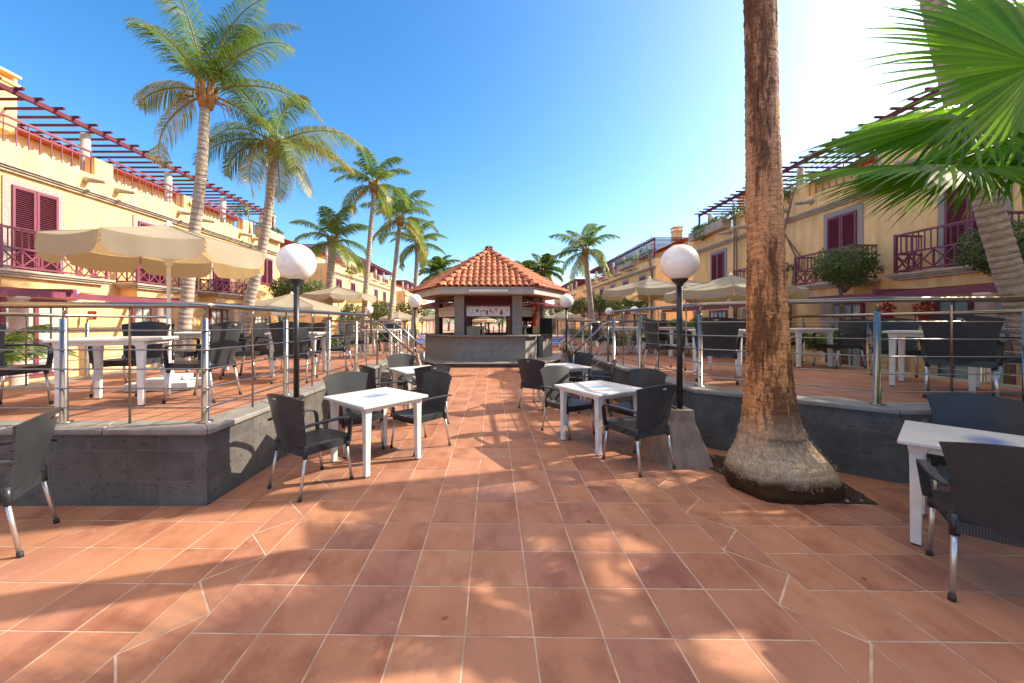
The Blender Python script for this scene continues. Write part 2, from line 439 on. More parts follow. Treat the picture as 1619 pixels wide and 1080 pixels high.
# ------------------------------------------------------------------ mesh builder
class MB:
    def __init__(s):
        s.v = []; s.f = []; s.m = []; s.s = []; s.t = []; s.uv = {}
    def add(s, vs, fs, mat=0, smooth=False, tint=0.5):
        o = len(s.v)
        s.v.extend([tuple(p) for p in vs])
        for k, f in enumerate(fs):
            s.f.append(tuple(i + o for i in f)); s.m.append(mat); s.s.append(smooth)
            s.t.append(tint if not isinstance(tint, list) else tint[k])
    def box(s, x0, x1, y0, y1, z0, z1, mat=0, M=None):
        if x0 > x1: x0, x1 = x1, x0
        if y0 > y1: y0, y1 = y1, y0
        vs = [Vector((x, y, z)) for x in (x0, x1) for y in (y0, y1) for z in (z0, z1)]
        if M is not None: vs = [M @ v for v in vs]
        s.add(vs, [(0, 1, 3, 2), (4, 6, 7, 5), (0, 4, 5, 1), (2, 3, 7, 6), (0, 2, 6, 4), (1, 5, 7, 3)], mat)
    def beam(s, p, q, w, h, mat=0, up=(0, 0, 1)):
        p = Vector(p); q = Vector(q); d = (q - p).normalized(); upv = Vector(up)
        sd = d.cross(upv)
        if sd.length < 1e-4: sd = d.cross(Vector((1, 0, 0)))
        sd.normalize(); u = sd.cross(d)
        vs = []
        for b in (p, q):
            for a, c in ((-1, -1), (1, -1), (1, 1), (-1, 1)):
                vs.append(b + sd * a * w / 2 + u * c * h / 2)
        s.add(vs, [(3, 2, 1, 0), (4, 5, 6, 7), (0, 1, 5, 4), (1, 2, 6, 5), (2, 3, 7, 6), (3, 0, 4, 7)], mat)
    def tube(s, pts, r, n=8, mat=0, smooth=True, cap=True, tint=0.5, ell=None):
        pts = [Vector(p) for p in pts]
        if not isinstance(r, (list, tuple)): r = [r] * len(pts)
        t0 = (pts[1] - pts[0]).normalized()
        a = t0.cross(Vector((0, 0, 1)))
        if a.length < 1e-3: a = t0.cross(Vector((0, 1, 0)))
        a.normalize()
        vs = []
        for i, p in enumerate(pts):
            if i == 0: t = pts[1] - pts[0]
            elif i == len(pts) - 1: t = pts[-1] - pts[-2]
            else: t = (pts[i + 1] - pts[i]).normalized() + (pts[i] - pts[i - 1]).normalized()
            t.normalize()
            a = (a - t * a.dot(t)).normalized(); b = t.cross(a)
            for k in range(n):
                th = 2 * pi * k / n
                vs.append(p + (a * cos(th) + b * sin(th)) * r[i])
        fs = []
        for i in range(len(pts) - 1):
            for k in range(n):
                k2 = (k + 1) % n
                fs.append((i * n + k, i * n + k2, (i + 1) * n + k2, (i + 1) * n + k))
        s.add(vs, fs, mat, smooth, tint)
        if cap:
            o = len(s.v) - len(vs)
            s.f.append(tuple(o + k for k in reversed(range(n)))); s.m.append(mat); s.s.append(False); s.t.append(0.5)
            s.f.append(tuple(o + (len(pts) - 1) * n + k for k in range(n))); s.m.append(mat); s.s.append(False); s.t.append(0.5)
    def prism(s, poly, z0, z1, mat=0, top=True, bottom=True, sides=True):
        n = len(poly)
        area = sum(poly[i][0] * poly[(i + 1) % n][1] - poly[(i + 1) % n][0] * poly[i][1] for i in range(n))
        if area < 0: poly = poly[::-1]
        vs = [(p[0], p[1], z0) for p in poly] + [(p[0], p[1], z1) for p in poly]
        fs = []
        if sides: fs += [(i, (i + 1) % n, n + (i + 1) % n, n + i) for i in range(n)]
        if bottom: fs.append(tuple(reversed(range(n))))
        if top: fs.append(tuple(range(n, 2 * n)))
        s.add(vs, fs, mat)
    def lathe(s, prof, n=24, c=(0, 0, 0), mat=0, smooth=True):
        vs = []; fs = []
        for r, z in prof:
            for k in range(n):
                th = 2 * pi * k / n
                vs.append((c[0] + r * cos(th), c[1] + r * sin(th), c[2] + z))
        for i in range(len(prof) - 1):
            for k in range(n):
                k2 = (k + 1) % n
                fs.append((i * n + k, i * n + k2, (i + 1) * n + k2, (i + 1) * n + k))
        s.add(vs, fs, mat, smooth)
    def grid(s, fn, nu, nv, mat=0, smooth=True):
        vs = [fn(i / nu, j / nv) for j in range(nv + 1) for i in range(nu + 1)]
        fs = [(j * (nu + 1) + i, j * (nu + 1) + i + 1, (j + 1) * (nu + 1) + i + 1, (j + 1) * (nu + 1) + i) for j in range(nv) for i in range(nu)]
        s.add(vs, fs, mat, smooth)
    def build(s, name, mats, parent=None, boxuv=False, bevel=0, planar=None, tint=False):
        if not isinstance(mats, (list, tuple)): mats = [mats]
        me = bpy.data.meshes.new(name)
        me.from_pydata([tuple(v) for v in s.v], [], s.f)
        for m in mats: me.materials.append(m)
        me.polygons.foreach_set('material_index', s.m)
        me.polygons.foreach_set('use_smooth', s.s)
        if tint:
            ca = me.color_attributes.new('tint', 'FLOAT_COLOR', 'CORNER')
            buf = []
            for p, t in zip(me.polygons, s.t):
                if isinstance(t, tuple): c = (t[0], t[1], t[2], 1)
                else: c = (t, t, t, 1)
                buf.extend(c * p.loop_total)
            ca.data.foreach_set('color', buf)
        if boxuv or planar:
            ul = me.uv_layers.new(name='UVMap')
            me.update()
            for p in me.polygons:
                n = p.normal
                for li in p.loop_indices:
                    co = me.vertices[me.loops[li].vertex_index].co
                    if planar: ul.data[li].uv = planar(co)
                    elif abs(n.z) > 0.8: ul.data[li].uv = (co.x, co.y)
                    else:
                        t = Vector((-n.y, n.x, 0)).normalized()
                        ul.data[li].uv = (co.dot(t), co.z)
        me.update()
        o = bpy.data.objects.new(name, me)
        COL.objects.link(o)
        if parent is not None: o.parent = parent
        if bevel:
            md = o.modifiers.new('bevel', 'BEVEL'); md.width = bevel; md.segments = 2; md.limit_method = 'ANGLE'; md.angle_limit = radians(40)
        return o

def tag(o, label=None, cat=None, group=None, kind=None):
    if label: o['label'] = label
    if cat: o['category'] = cat
    if group: o['group'] = group
    if kind: o['kind'] = kind
    return o

def thing(name, label, cat, loc=(0, 0, 0), rz=0, group=None):
    o = bpy.data.objects.new(name, None)
    o.empty_display_size = 0.2
    o.location = loc; o.rotation_euler = (0, 0, rz)
    COL.objects.link(o)
    return tag(o, label, cat, group)

KIDS = {}
def kids(o): return [c for c in bpy.data.objects if c.parent == o]
def copy_thing(root, loc, rz, label, group=None, scale=None):
    if root not in KIDS:
        KIDS[root] = [(c, kids(c)) for c in kids(root)]
    r = root.copy(); COL.objects.link(r); r.location = loc; r.rotation_euler = (0, 0, rz)
    r['label'] = label
    if group: r['group'] = group
    if scale: r.scale = scale
    for c, gs in KIDS[root]:
        d = c.copy(); COL.objects.link(d); d.parent = r
        for g in gs:
            e = g.copy(); COL.objects.link(e); e.parent = d
    return r

# ------------------------------------------------------------------ ground and paving
TW = 0.3427; TD = 0.3455
def tint3():
    return (min(1, max(0, R.gauss(0.52, 0.20))), R.random(), R.random())
def gy(x, y): return y - 0.0145 * x
def floor_tiles(x0, x1, y0, y1, z, name, bands=True, inside=None, tw=TW, td=TD, g=0.0044, xo=-1.509, yo=2.183):
    mb = MB()
    cols = []
    if bands:
        for k in range(9): cols.append((xo + k * tw, xo + (k + 1) * tw))
        x = xo - 0.251
        while x > x0: cols.append((x - tw, x)); x -= tw
        x = 1.829
        while x < x1: cols.append((x, x + tw)); x += tw
    else:
        k0 = math.floor((x0 - xo) / tw)
        x = xo + k0 * tw
        while x < x1: cols.append((x, x + tw)); x += tw
    j0 = int(math.floor((y0 - yo) / td)); j1 = int(math.ceil((y1 - yo) / td))
    sh = gy if bands else (lambda x, y: y)
    for a, b in cols:
        for j in range(j0, j1):
            c = yo + j * td; d = c + td
            aa = max(a, x0) if not bands else a; bb = min(b, x1) if not bands else b
            cc = max(c, y0) if not bands else c; dd = min(d, y1) if not bands else d
            if bb - aa < 0.03 or dd - cc < 0.03: continue
            if inside and not inside((aa + bb) / 2, (cc + dd) / 2): continue
            j1_, j2_ = R.uniform(-.0012, .0012), R.uniform(-.0012, .0012)
            p = [(aa + g + j1_, cc + g), (bb - g + j2_, cc + g + j1_), (bb - g, dd - g + j2_), (aa + g, dd - g)]
            zz = z + R.uniform(-0.0004, 0.0004)
            mb.add([(q[0], sh(q[0], q[1]), zz) for q in p], [(0, 1, 2, 3)], tint=tint3())
    if bands:
        for (xl, xr, ph) in ((xo - 0.251, xo, 0), (xo + 9 * tw, 1.829, 1)):
            per = 0.4965
            j = -8
            while True:
                if ph == 0:
                    la = 2.232 + j * per; ra = la + per * 0.5
                    tris = [((xl, la), (xr, ra), (xl, la + per)), ((xr, ra - per), (xr, ra), (xl, la))]
                else:
                    ra = 2.293 + j * per; la = ra + per * 0.5
                    tris = [((xr, ra), (xr, ra + per), (xl, la)), ((xl, la - per), (xr, ra), (xl, la))]
                for t in tris:
                    cx = sum(p[0] for p in t) / 3; cy = sum(p[1] for p in t) / 3
                    q = []
                    for px, py in t:
                        dx, dy = cx - px, cy - py; L = sqrt(dx * dx + dy * dy)
                        q.append((px + dx / L * g * 2.0, py + dy / L * g * 2.4))
                    ar = sum(q[i][0] * q[(i + 1) % 3][1] - q[(i + 1) % 3][0] * q[i][1] for i in range(3))
                    if ar < 0: q = q[::-1]
                    mb.add([(a_, b_, z) for a_, b_ in q], [(0, 1, 2)], tint=tint3())
                j += 1
                if la > y1: break
    return mb.build(name, M_TILE, tint=True)

g = MB(); g.add([(-400, -60, -0.006), (400, -60, -0.006), (400, 600, -0.006), (-400, 600, -0.006)], [(0, 1, 2, 3)])
M_FARPAVE = simple("sandy_pink_paving", (0.42, 0.24, 0.16), 0.8, var=0.2, scale=0.6, bmp=0.2, bscale=8)
tag(g.build("ground", M_FARPAVE), kind='structure')
g = MB(); g.add([(-16, -4, 0.0005), (16, -4, 0.0005), (16, 46, 0.0005), (-16, 46, 0.0005)], [(0, 1, 2, 3)])
tag(g.build("paving_bed", M_GROUT), kind='structure')

LT = [(-6.8, 3.15), (-2.42, 3.15), (-2.42, 11.5), (-6.8, 11.5)]
RT = [(7.0, 3.55), (3.92, 3.60), (2.56, 4.72), (2.44, 6.83), (2.44, 13.2), (7.0, 13.2)]
ZL = 0.654; ZR = 0.714
def in_poly(poly, x, y):
    c = False; n = len(poly)
    for i in range(n):
        x1, y1 = poly[i]; x2, y2 = poly[(i + 1) % n]
        if (y1 > y) != (y2 > y) and x < (x2 - x1) * (y - y1) / (y2 - y1) + x1: c = not c
    return c
tag(floor_tiles(-14, 14, -1.6, 44, 0.002, "paving", True, lambda x, y: not (in_poly(LT, x - .3, y + .3) and in_poly(LT, x + .3, y - .3) and in_poly(LT, x + .3, y + .3)) and not (in_poly(RT, x - .5, y + .5) and in_poly(RT, x + .5, y + .5) and in_poly(RT, x - .5, y - .5))), kind='structure')

def offset_poly(poly, d):
    n = len(poly); out = []
    area = sum(poly[i][0] * poly[(i + 1) % n][1] - poly[(i + 1) % n][0] * poly[i][1] for i in range(n))
    sg = 1 if area > 0 else -1
    for i in range(n):
        p0 = Vector(poly[i - 1]); p1 = Vector(poly[i]); p2 = Vector(poly[(i + 1) % n])
        a = (p1 - p0).normalized(); b = (p2 - p1).normalized()
        na = Vector((a.y, -a.x)) * sg; nb = Vector((b.y, -b.x)) * sg
        m = (na + nb); m = m / (m.length_squared / 2) if m.length > 1e-6 else na
        out.append(tuple(p1 + m * d))
    return out

def terrace(name, label, poly, z, floor_name):
    t = thing(name, label, "terrace wall", (0, 0, 0))
    mb = MB(); mb.prism(poly, -0.02, z - 0.045, top=False, bottom=False)
    mb.build("stone_cladding", M_BASALT, t, boxuv=True)
    o = offset_poly(poly, 0.035); i = offset_poly(poly, -0.27)
    n = len(poly)
    mb = MB()
    for k in range(n):
        k2 = (k + 1) % n
        q = [o[k], o[k2], i[k2], i[k]]
        L = (Vector(o[k2]) - Vector(o[k])).length; c = max(1, round(L / 0.9))
        for s_ in range(c):
            f0 = s_ / c; f1 = (s_ + 1) / c - 0.004 / L
            A = Vector(q[0]).lerp(Vector(q[1]), f0); B = Vector(q[0]).lerp(Vector(q[1]), f1)
            Cc = Vector(q[3]).lerp(Vector(q[2]), f1); D = Vector(q[3]).lerp(Vector(q[2]), f0)
            mb.prism([tuple(A), tuple(B), tuple(Cc), tuple(D)], z - 0.046, z + 0.006)
    mb.build("coping", M_COPING, t, bevel=0.013)
    mb = MB(); mb.prism(offset_poly(poly, -0.02), z - 0.12, z - 0.0015)
    mb.build("bed", M_GROUT, t)
    inn = offset_poly(poly, -0.274)
    xs = [p[0] for p in inn]; ys = [p[1] for p in inn]
    f = floor_tiles(min(xs), max(xs), min(ys), max(ys), z, floor_name, False, lambda x, y: in_poly(offset_poly(poly, -0.36), x, y) or in_poly(offset_poly(poly, -0.30), x, y), g=0.004)
    f.parent = t
    return t
terrace("terrace_wall", "low dark basalt wall and tiled terrace with a square front corner, left of the walkway", LT, ZL, "terrace_tiles")
terrace("terrace_wall", "low dark basalt wall and tiled terrace with a cut-off corner behind the thick palm trunk", RT, ZR, "terrace_tiles")

def steps(label, sx, z):
    t = thing("stone_steps", label, "steps")
    for k in range(3):
        mb = MB(); x0 = 2.475 + 0.0; x1 = 2.475 + 0.28 * -(3 - k)
        zt = z / 4 * (k + 1)
        mb.box(sx * 2.45, sx * (2.44 - 0.28 * (3 - k)), 8.08, 9.40, 0.0 if k == 0 else z / 4 * k, zt)
        mb.build("tread", M_COPING, t, bevel=0.012)
steps("grey stone steps down from the terrace, left of the round bar", -1, ZL)
steps("grey stone steps down from the terrace, right of the round bar", 1, ZR)

# ------------------------------------------------------------------ railings
def lerp_path(pts, step):
    out = []
    return out
def round_corners(pts, r, n=5):
    pts = [Vector(p) for p in pts]; out = [pts[0]]
    for i in range(1, len(pts) - 1):
        a = pts[i - 1] - pts[i]; b = pts[i + 1] - pts[i]
        rr = min(r, a.length / 2.2, b.length / 2.2)
        p0 = pts[i] + a.normalized() * rr; p2 = pts[i] + b.normalized() * rr
        for k in range(n + 1):
            t = k / n
            out.append(p0 * (1 - t) ** 2 + pts[i] * 2 * t * (1 - t) + p2 * t * t)
    out.append(pts[-1])
    return out
def railing(label, path, z0, zt, thick, thin, end_down=(False, False), rods=5):
    """path: list of xy; thick / thin: positions (x, y) of posts"""
    t = thing("terrace_railing", label, "railing")
    P = [(x, y, zt) for x, y in path]
    if end_down[1]:
        d = (Vector(P[-1]) - Vector(P[-2])).normalized()
        P += [tuple(Vector(P[-1]) + d * 0.10 + Vector((0, 0, -0.03))), tuple(Vector(P[-1]) + d * 0.16 + Vector((0, 0, -0.42)))]
    if end_down[0]:
        d = (Vector(P[0]) - Vector(P[1])).normalized()
        P = [tuple(Vector(P[0]) + d * 0.16 + Vector((0, 0, -0.42))), tuple(Vector(P[0]) + d * 0.10 + Vector((0, 0, -0.03)))] + P
    mb = MB(); mb.tube(round_corners(P, 0.10), 0.027, 14); mb.build("top_rail", M_STEEL, t)
    h = zt - z0
    for k in range(rods):
        z = z0 + 0.145 + k * (h - 0.145 - 0.225) / (rods - 1)
        mb = MB(); mb.tube(round_corners([(x, y, z) for x, y in path], 0.05), 0.0075, 6, cap=False); mb.build("rod", M_STEEL, t)
    for x, y in thick:
        mb = MB()
        mb.lathe([(0, z0 + .006), (0.062, z0 + .006), (0.062, z0 + .016), (0.029, z0 + .018), (0.028, zt - 0.125), (0.024, zt - 0.118), (0, zt - 0.118)], 18, (x, y, 0))
        mb.tube([(x, y, zt - 0.12), (x, y, zt - 0.05), (x, y, zt - 0.02)], 0.011, 8)
        mb.build("post", M_STEEL, t)
    for x, y in thin:
        mb = MB()
        mb.tube([(x, y, z0 + .005), (x, y, zt - 0.11), (x + 0.0, y, zt - 0.07), (x, y, zt - 0.02)], 0.0095, 8)
        mb.build("stanchion", M_STEEL, t)
    return t
railing("stainless steel railing round the front corner of the terrace, behind the left lamp post",
        [(-6.6, 3.30), (-2.55, 3.30), (-2.55, 7.66)], ZL, 1.71,
        [(-6.4, 3.33), (-5.12, 3.33), (-3.84, 3.33), (-2.59, 3.35), (-2.58, 4.64), (-2.58, 5.85), (-2.58, 7.02)],
        [(-5.75, 3.3), (-4.48, 3.3), (-3.22, 3.3), (-2.55, 3.95), (-2.55, 5.25), (-2.55, 6.45), (-2.55, 7.5)], (False, True))
railing("thin steel railing along the outer edge of the terrace beside the sunlit yellow building",
        [(-6.65, 3.4), (-6.65, 7.6)], ZL, 1.67, [(-6.65, 4.6), (-6.65, 6.1), (-6.65, 7.4)], [(-6.65, 5.3), (-6.65, 6.8)], (False, True))
railing("stainless steel railing bending past the fibrous palm trunk, above the cut-off terrace corner",
        [(6.8, 3.70), (3.98, 3.76), (2.70, 4.84), (2.58, 6.90), (2.57, 7.95)], ZR, 1.79,
        [(3.93, 3.80), (2.72, 4.88), (2.60, 6.56), (2.57, 7.9), (5.4, 3.76)],
        [(4.62, 3.745), (6.1, 3.715), (3.3, 4.33), (2.63, 5.9), (2.58, 7.35)])
railing("steel railing along the outer edge of the terrace beside the shaded building",
        [(6.85, 3.8), (6.85, 8.5)], ZR, 1.70, [(6.85, 5.2), (6.85, 6.8), (6.85, 8.2)], [(6.85, 4.5), (6.85, 6.0), (6.85, 7.5)], (False, True))
railing("steel railing on the terrace edge beyond the left-hand steps",
        [(-2.55, 9.5), (-2.55, 11.3), (-5.2, 11.3)], ZL, 1.62, [(-2.55, 10.3), (-2.55, 11.2), (-3.8, 11.3)], [(-2.55, 9.9), (-3.2, 11.3)])
railing("steel railing on the terrace edge beyond the right-hand steps",
        [(2.57, 9.5), (2.57, 12.9), (6.0, 12.9)], ZR, 1.62, [(2.57, 10.6), (2.57, 12.7), (4.2, 12.9)], [(2.57, 9.9), (2.57, 11.6), (3.4, 12.9)])
def stair_rail(label, sx, y, z0):
    t = thing("stair_railing", label, "handrail")
    xs, xe = sx * 2.46, sx * 1.70
    mb = MB(); mb.tube(round_corners([(sx * 2.75, y, 1.565), (xs, y, 1.565), (xe, y, 0.86)], 0.10), 0.024, 12); mb.build("handrail", M_STEEL, t)
    for k in range(4):
        dz = 0.20 + 0.17 * k
        mb = MB(); mb.tube([(xs, y, 1.565 - dz), (xe + sx * .04, y, 0.90 - dz)] if .9 - dz > .05 else [(xs, y, 1.565 - dz), (xe + sx * .1, y, .96 - dz)], 0.007, 6); mb.build("rod", M_STEEL, t)
    for x, zt, zb in ((sx * 2.5, 1.54, z0), (sx * 2.0, 1.12, z0 / 2), (xe + sx * .05, 0.88, z0 / 4)):
        mb = MB(); mb.tube([(x, y, zb), (x, y, zt)], 0.020, 10); mb.build("post", M_STEEL, t)
stair_rail("sloping steel handrail, nearer of the two on the left-hand steps", -1, 8.05, ZL)
stair_rail("sloping steel handrail, farther of the two on the left-hand steps, by the bar", -1, 9.45, ZL)
stair_rail("sloping steel handrail, nearer of the two on the right-hand steps", 1, 8.05, ZR)
stair_rail("sloping steel handrail, farther of the two on the right-hand steps", 1, 9.45, ZR)

# ------------------------------------------------------------------ globe lamps
def lamp(label, x, y, zc=2.21, r=0.225, base=True, zb=0.59, rz=0.0, z0=0):
    t = thing("globe_lamp", label, "lamp", (x, y, 0), rz, None)
    if base:
        mb = MB()
        def sq(h, z):
            h = h * .9
            return [(-h, -h, z), (h, -h, z), (h, h, z), (-h, h, z)]
        vs = sq(0.28, 0) + sq(0.27, 0.03) + sq(0.13, zb - 0.13) + sq(0.12, zb)
        fs = [(l * 4 + k, l * 4 + (k + 1) % 4, (l + 1) * 4 + (k + 1) % 4, (l + 1) * 4 + k) for l in range(3) for k in range(4)] + [(12, 13, 14, 15)]
        mb.add(vs, fs); mb.build("plinth", M_CONC, t, bevel=0.008)
    mb = MB(); mb.tube([(0, 0, zb if base else z0), (0, 0, zc - r - .03)], 0.032, 16); mb.build("pole", M_BLACK, t)
    mb = MB(); mb.lathe([(0.032, zc - r - .07), (0.036, zc - r - .05), (0.085, zc - r + .0), (0.09, zc - r + .012), (0, zc - r + .014)], 24); mb.build("collar", M_BLACK, t)
    mb = MB(); prof = []
    for k in range(25):
        th = -pi / 2 + pi * k / 24
        prof.append((r * cos(th), zc + r * sin(th)))
    mb.lathe(prof, 40); mb.build("globe", M_GLOBE, t)
    return t
G_ = "white globe lamps on black posts"
lamp("large white globe lamp on a black post by the left terrace railing", -2.375, 4.50, 2.285, 0.222, False, z0=ZL + .006)
lamp("white globe lamp on a black post in a concrete plinth, beside the fibrous palm trunk", 2.11, 4.20, 2.235, 0.200)
lamp("small white globe lamp left of the bar roof", -2.46, 11.8, 2.25, 0.22)
lamp("small white globe lamp right of the bar roof", 2.34, 11.8, 2.25, 0.22)
lamp("tiny white globe lamp behind the right terrace railing, nearer the bar", 6.0, 19.2, 2.16, 0.19, False)
lamp("tiny white globe lamp behind the right terrace railing, beside the dark bush under the parasols", 6.4, 16.8, 2.12, 0.19, False)
lamp("small white globe lamp showing just above the left railing end", -6.2, 18.5, 2.2, 0.24, False)
lamp("small white globe lamp under the cream parasol beyond the left railing", -6.0, 17.0, 2.06, 0.22, False)

# ------------------------------------------------------------------ tables and chairs
def make_table(label, mark, group):
    t = thing("cafe_table", label, "table", group=group)
    mb = MB(); mb.box(-.41, .41, -.41, .41, .703, .735); mb.build("tabletop", M_TOPM if mark else M_TOP, t, bevel=0.009)
    mb = MB()
    for a, b in ((1, 0), (-1, 0), (0, 1), (0, -1)):
        if a: mb.box(a * .325, a * .35, -.33, .33, .660, .702)
        else: mb.box(-.33, .33, b * .325, b * .35, .660, .702)
    mb.build("apron", M_LEG, t)
    for sx in (-1, 1):
        for sy in (-1, 1):
            mb = MB(); x, y = sx * .325, sy * .325
            vs = []
            for z, h in ((0.012, .026), (0.45, .031), (0.64, .036), (0.701, .056)):
                o = (h - .026) * .5
                for a, b in ((-1, -1), (1, -1), (1, 1), (-1, 1)): vs.append((x + a * h - sx * o, y + b * h - sy * o, z))
            fs = [(l * 4 + k, l * 4 + (k + 1) % 4, (l + 1) * 4 + (k + 1) % 4, (l + 1) * 4 + k) for l in range(3) for k in range(4)] + [(3, 2, 1, 0)]
            mb.add(vs, fs); lg = mb.build("leg", M_LEG, t, bevel=0.006)
            mb = MB(); mb.box(x - .02, x + .02, y - .02, y + .02, 0, .013); mb.build("foot_pad", M_RUBBER, lg)
    return t

def make_chair(label, group):
    """faces +X, centre of feet at origin"""
    t = thing("armchair", label, "chair", group=group)
    # backrest: curved tapering woven shell, thickness ~1.4 cm
    def back(u, v, off):
        # u -1..1 across, v 0..1 up
        z = 0.375 + v * 0.545 - 0.042 * (u * u) * v
        hw = 0.210 + 0.055 * v ** 0.8 + 0.028 * v ** 5
        x = -0.225 - 0.115 * v ** 1.5 + 0.055 * u * u * (0.6 + 0.7 * v) - 0.02 * sin(pi * v)
        return (x + off, u * hw, z)
    mb = MB()
    mb.grid(lambda a, b: back(2 * a - 1, b, 0.008), 14, 12)
    mb.grid(lambda a, b: back(1 - 2 * a, b, -0.008), 14, 12)
    # rim
    def edge(path):
        vs = []; fs = []
        for k, (u, v) in enumerate(path):
            vs += [back(u, v, 0.008), back(u, v, -0.008)]
        for k in range(len(path) - 1): fs.append((2 * k, 2 * k + 2, 2 * k + 3, 2 * k + 1))
        mb.add(vs, fs)
    edge([(-1, k / 12) for k in range(13)]); edge([(1, 1 - k / 12) for k in range(13)]); edge([(-1 + k / 7, 1) for k in range(15)]); edge([(1 - k / 7, 0) for k in range(15)])
    mb.build("backrest", M_WEAVE, t, planar=lambda c: (c.y, c.z))
    mb = MB(); mb.box(-.363, -.358, -.022, .022, .872, .888); mb.build("nameplate", M_LABEL, t)
    # seat
    def seat(a, b):
        u = 2 * a - 1
        x = -0.235 + b * 0.49 + 0.035 * (1 - u * u) * b
        hw = 0.225 + 0.02 * b
        z = 0.437 - 0.022 * (1 - abs(u) ** 2.5) * sin(pi * min(1, b * 1.05)) + 0.006 * b
        return (x, u * hw, z)
    mb = MB(); mb.grid(seat, 14, 12)
    mb.grid(lambda a, b: (seat(1 - a, b)[0], seat(1 - a, b)[1], 0.385), 14, 12)
    ring = [(k / 14, 1.0) for k in range(15)] + [(1.0, 1 - k / 12) for k in range(1, 13)] + [(1 - k / 14, 0.0) for k in range(1, 15)] + [(0.0, k / 12) for k in range(1, 13)]
    vs = []; fs = []
    for a, b in ring:
        p = seat(a, b); q = (p[0] - 0.012 * (b > .98), p[1] * 0.985, 0.370); vs += [p, q]
    for k in range(len(ring) - 1): fs.append((2 * k, 2 * k + 2, 2 * k + 3, 2 * k + 1))
    mb.add(vs, fs, smooth=False)
    mb.build("seat", M_WEAVE, t, planar=lambda c: (c.x, c.y))
    for s in (-1, 1):
        # armrest strip: from back side forward, then down to the seat corner
        path = [(-0.275, .268, .640), (-0.20, .285, .652), (-0.05, .292, .655), (0.10, .290, .652), (0.19, .285, .640), (0.218, .280, .610), (0.222, .272, .56), (0.222, .262, .48), (0.220, .250, .405)]
        wd = [.030, .045, .050, .050, .048, .046, .046, .048, .052]
        vs = []
        for k, (x, y, z) in enumerate(path):
            p = Vector((x, y, z))
            tn = (Vector(path[min(k + 1, 8)]) - Vector(path[max(k - 1, 0)])).normalized()
            nrm = Vector((-tn.z, 0, tn.x)).normalized() if abs(tn.x) + abs(tn.z) > 0 else Vector((0, 0, 1))
            for a, b in ((-1, -1), (1, -1), (1, 1), (-1, 1)):
                q = p + Vector((0, 1, 0)) * a * wd[k] / 2 + nrm * b * 0.010
                vs.append((q.x, q.y * s, q.z))
        fs = [(k * 4 + i, k * 4 + (i + 1) % 4, (k + 1) * 4 + (i + 1) % 4, (k + 1) * 4 + i) for k in range(8) for i in range(4)] + [(3, 2, 1, 0), (32, 33, 34, 35)]
        if s < 0: fs = [tuple(reversed(f)) for f in fs]
        mb = MB(); mb.add(vs, fs); mb.build("armrest", M_PLAST, t, bevel=0.004)
        for fx, top, foot in ((1, (0.205, .232 * s, .405), (0.262, .238 * s, .015)), (-1, (-0.20, .222 * s, .43), (-0.275, .245 * s, .015))):
            mb = MB(); mb.tube([top, foot], 0.0135, 12); lg = mb.build("leg", M_ALU, t)
            d = (Vector(foot) - Vector(top)).normalized()
            mb = MB(); mb.tube([Vector(foot) - d * 0.02, Vector(foot) + d * 0.015], 0.0165, 12); mb.build("rubber_foot", M_RUBBER, lg)
        mb = MB(); mb.tube([(0.209, .233 * s, .41), (0.222, .234 * s, .345)], 0.022, 12); mb.build("leg_socket", M_PLAST, t)
        mb = MB(); mb.tube([(-0.205, .222 * s, .47), (-0.216, .226 * s, .35)], 0.022, 12); mb.build("leg_socket", M_PLAST, t)
    return t

GC = "dark woven armchairs round the cafe tables"; GT = "white square cafe tables"
tb = make_table("white cafe table with a faded blue print, nearest on the left of the walkway", True, GT)
tb.location = (-1.31, 4.19, 0); tb.rotation_euler = (0, 0, radians(50.5))
ch = make_chair("black armchair seen from behind, nearest the camera at the left walkway table", GC)
ch.location = (-1.74, 3.59, 0); ch.rotation_euler = (0, 0, radians(58.6))
bpy.context.view_layer.update()
tbp = make_table("white cafe table nearest the front corner of the left terrace railing", False, GT)
tbp.location = (-4.22, 4.20, ZL); tbp.rotation_euler = (0, 0, radians(22))

def T(src, x, y, z, a, label): return copy_thing(src, (x, y, z), radians(a), label, GT)
def CH(x, y, z, a, label): return copy_thing(ch, (x, y, z), radians(a), label, GC)
T(tb, 1.37, 4.78, 0, 28, "white cafe table with a faded blue print, beside the concrete lamp plinth")
T(tb, -1.33, 6.69, 0, 35, "small white cafe table in the second row left of the walkway")
T(tb, 1.32, 7.15, 0, 20, "small white cafe table in the second row right of the walkway")
T(tb, 3.42, 2.56, 0, 39.5, "large white cafe table cut off by the lower right edge of the picture")
# ground chairs
CH(-1.70, 4.60, 0, -46, "dark armchair between the terrace wall and the nearest left walkway table")
CH(-0.91, 4.67, 0, 228, "dark armchair facing the left walkway table from the walkway side")
CH(-1.72, 5.85, 0, 42, "brownish armchair seen from its side between the two left walkway tables")
CH(-1.75, 7.35, 0, -62, "dark armchair against the far end of the left terrace wall, behind the second table")
CH(-1.03, 5.85, 0, 118, "dark armchair whose brown back top shows above another chair, at the second left table")
CH(1.07, 5.27, 0, -56, "grey armchair left of the table by the concrete lamp plinth, front of its back lit")
CH(1.90, 4.98, 0, 212, "dark armchair between the table by the lamp plinth and the right terrace wall")
CH(1.59, 4.10, 0, 115.6, "black armchair seen from behind in front of the concrete lamp plinth")
CH(0.84, 6.88, 0, 54, "dark armchair with its back to the camera, leftmost at the second right table")
CH(1.76, 7.80, 0, 240, "dark armchair by the foot of the right-hand steps, behind the second right table")
CH(1.80, 6.50, 0, 160, "dark armchair seen edge-on with its back to the right terrace wall")
CH(2.93, 2.13, 0, 50, "large black armchair seen from behind at the lower right edge of the picture")
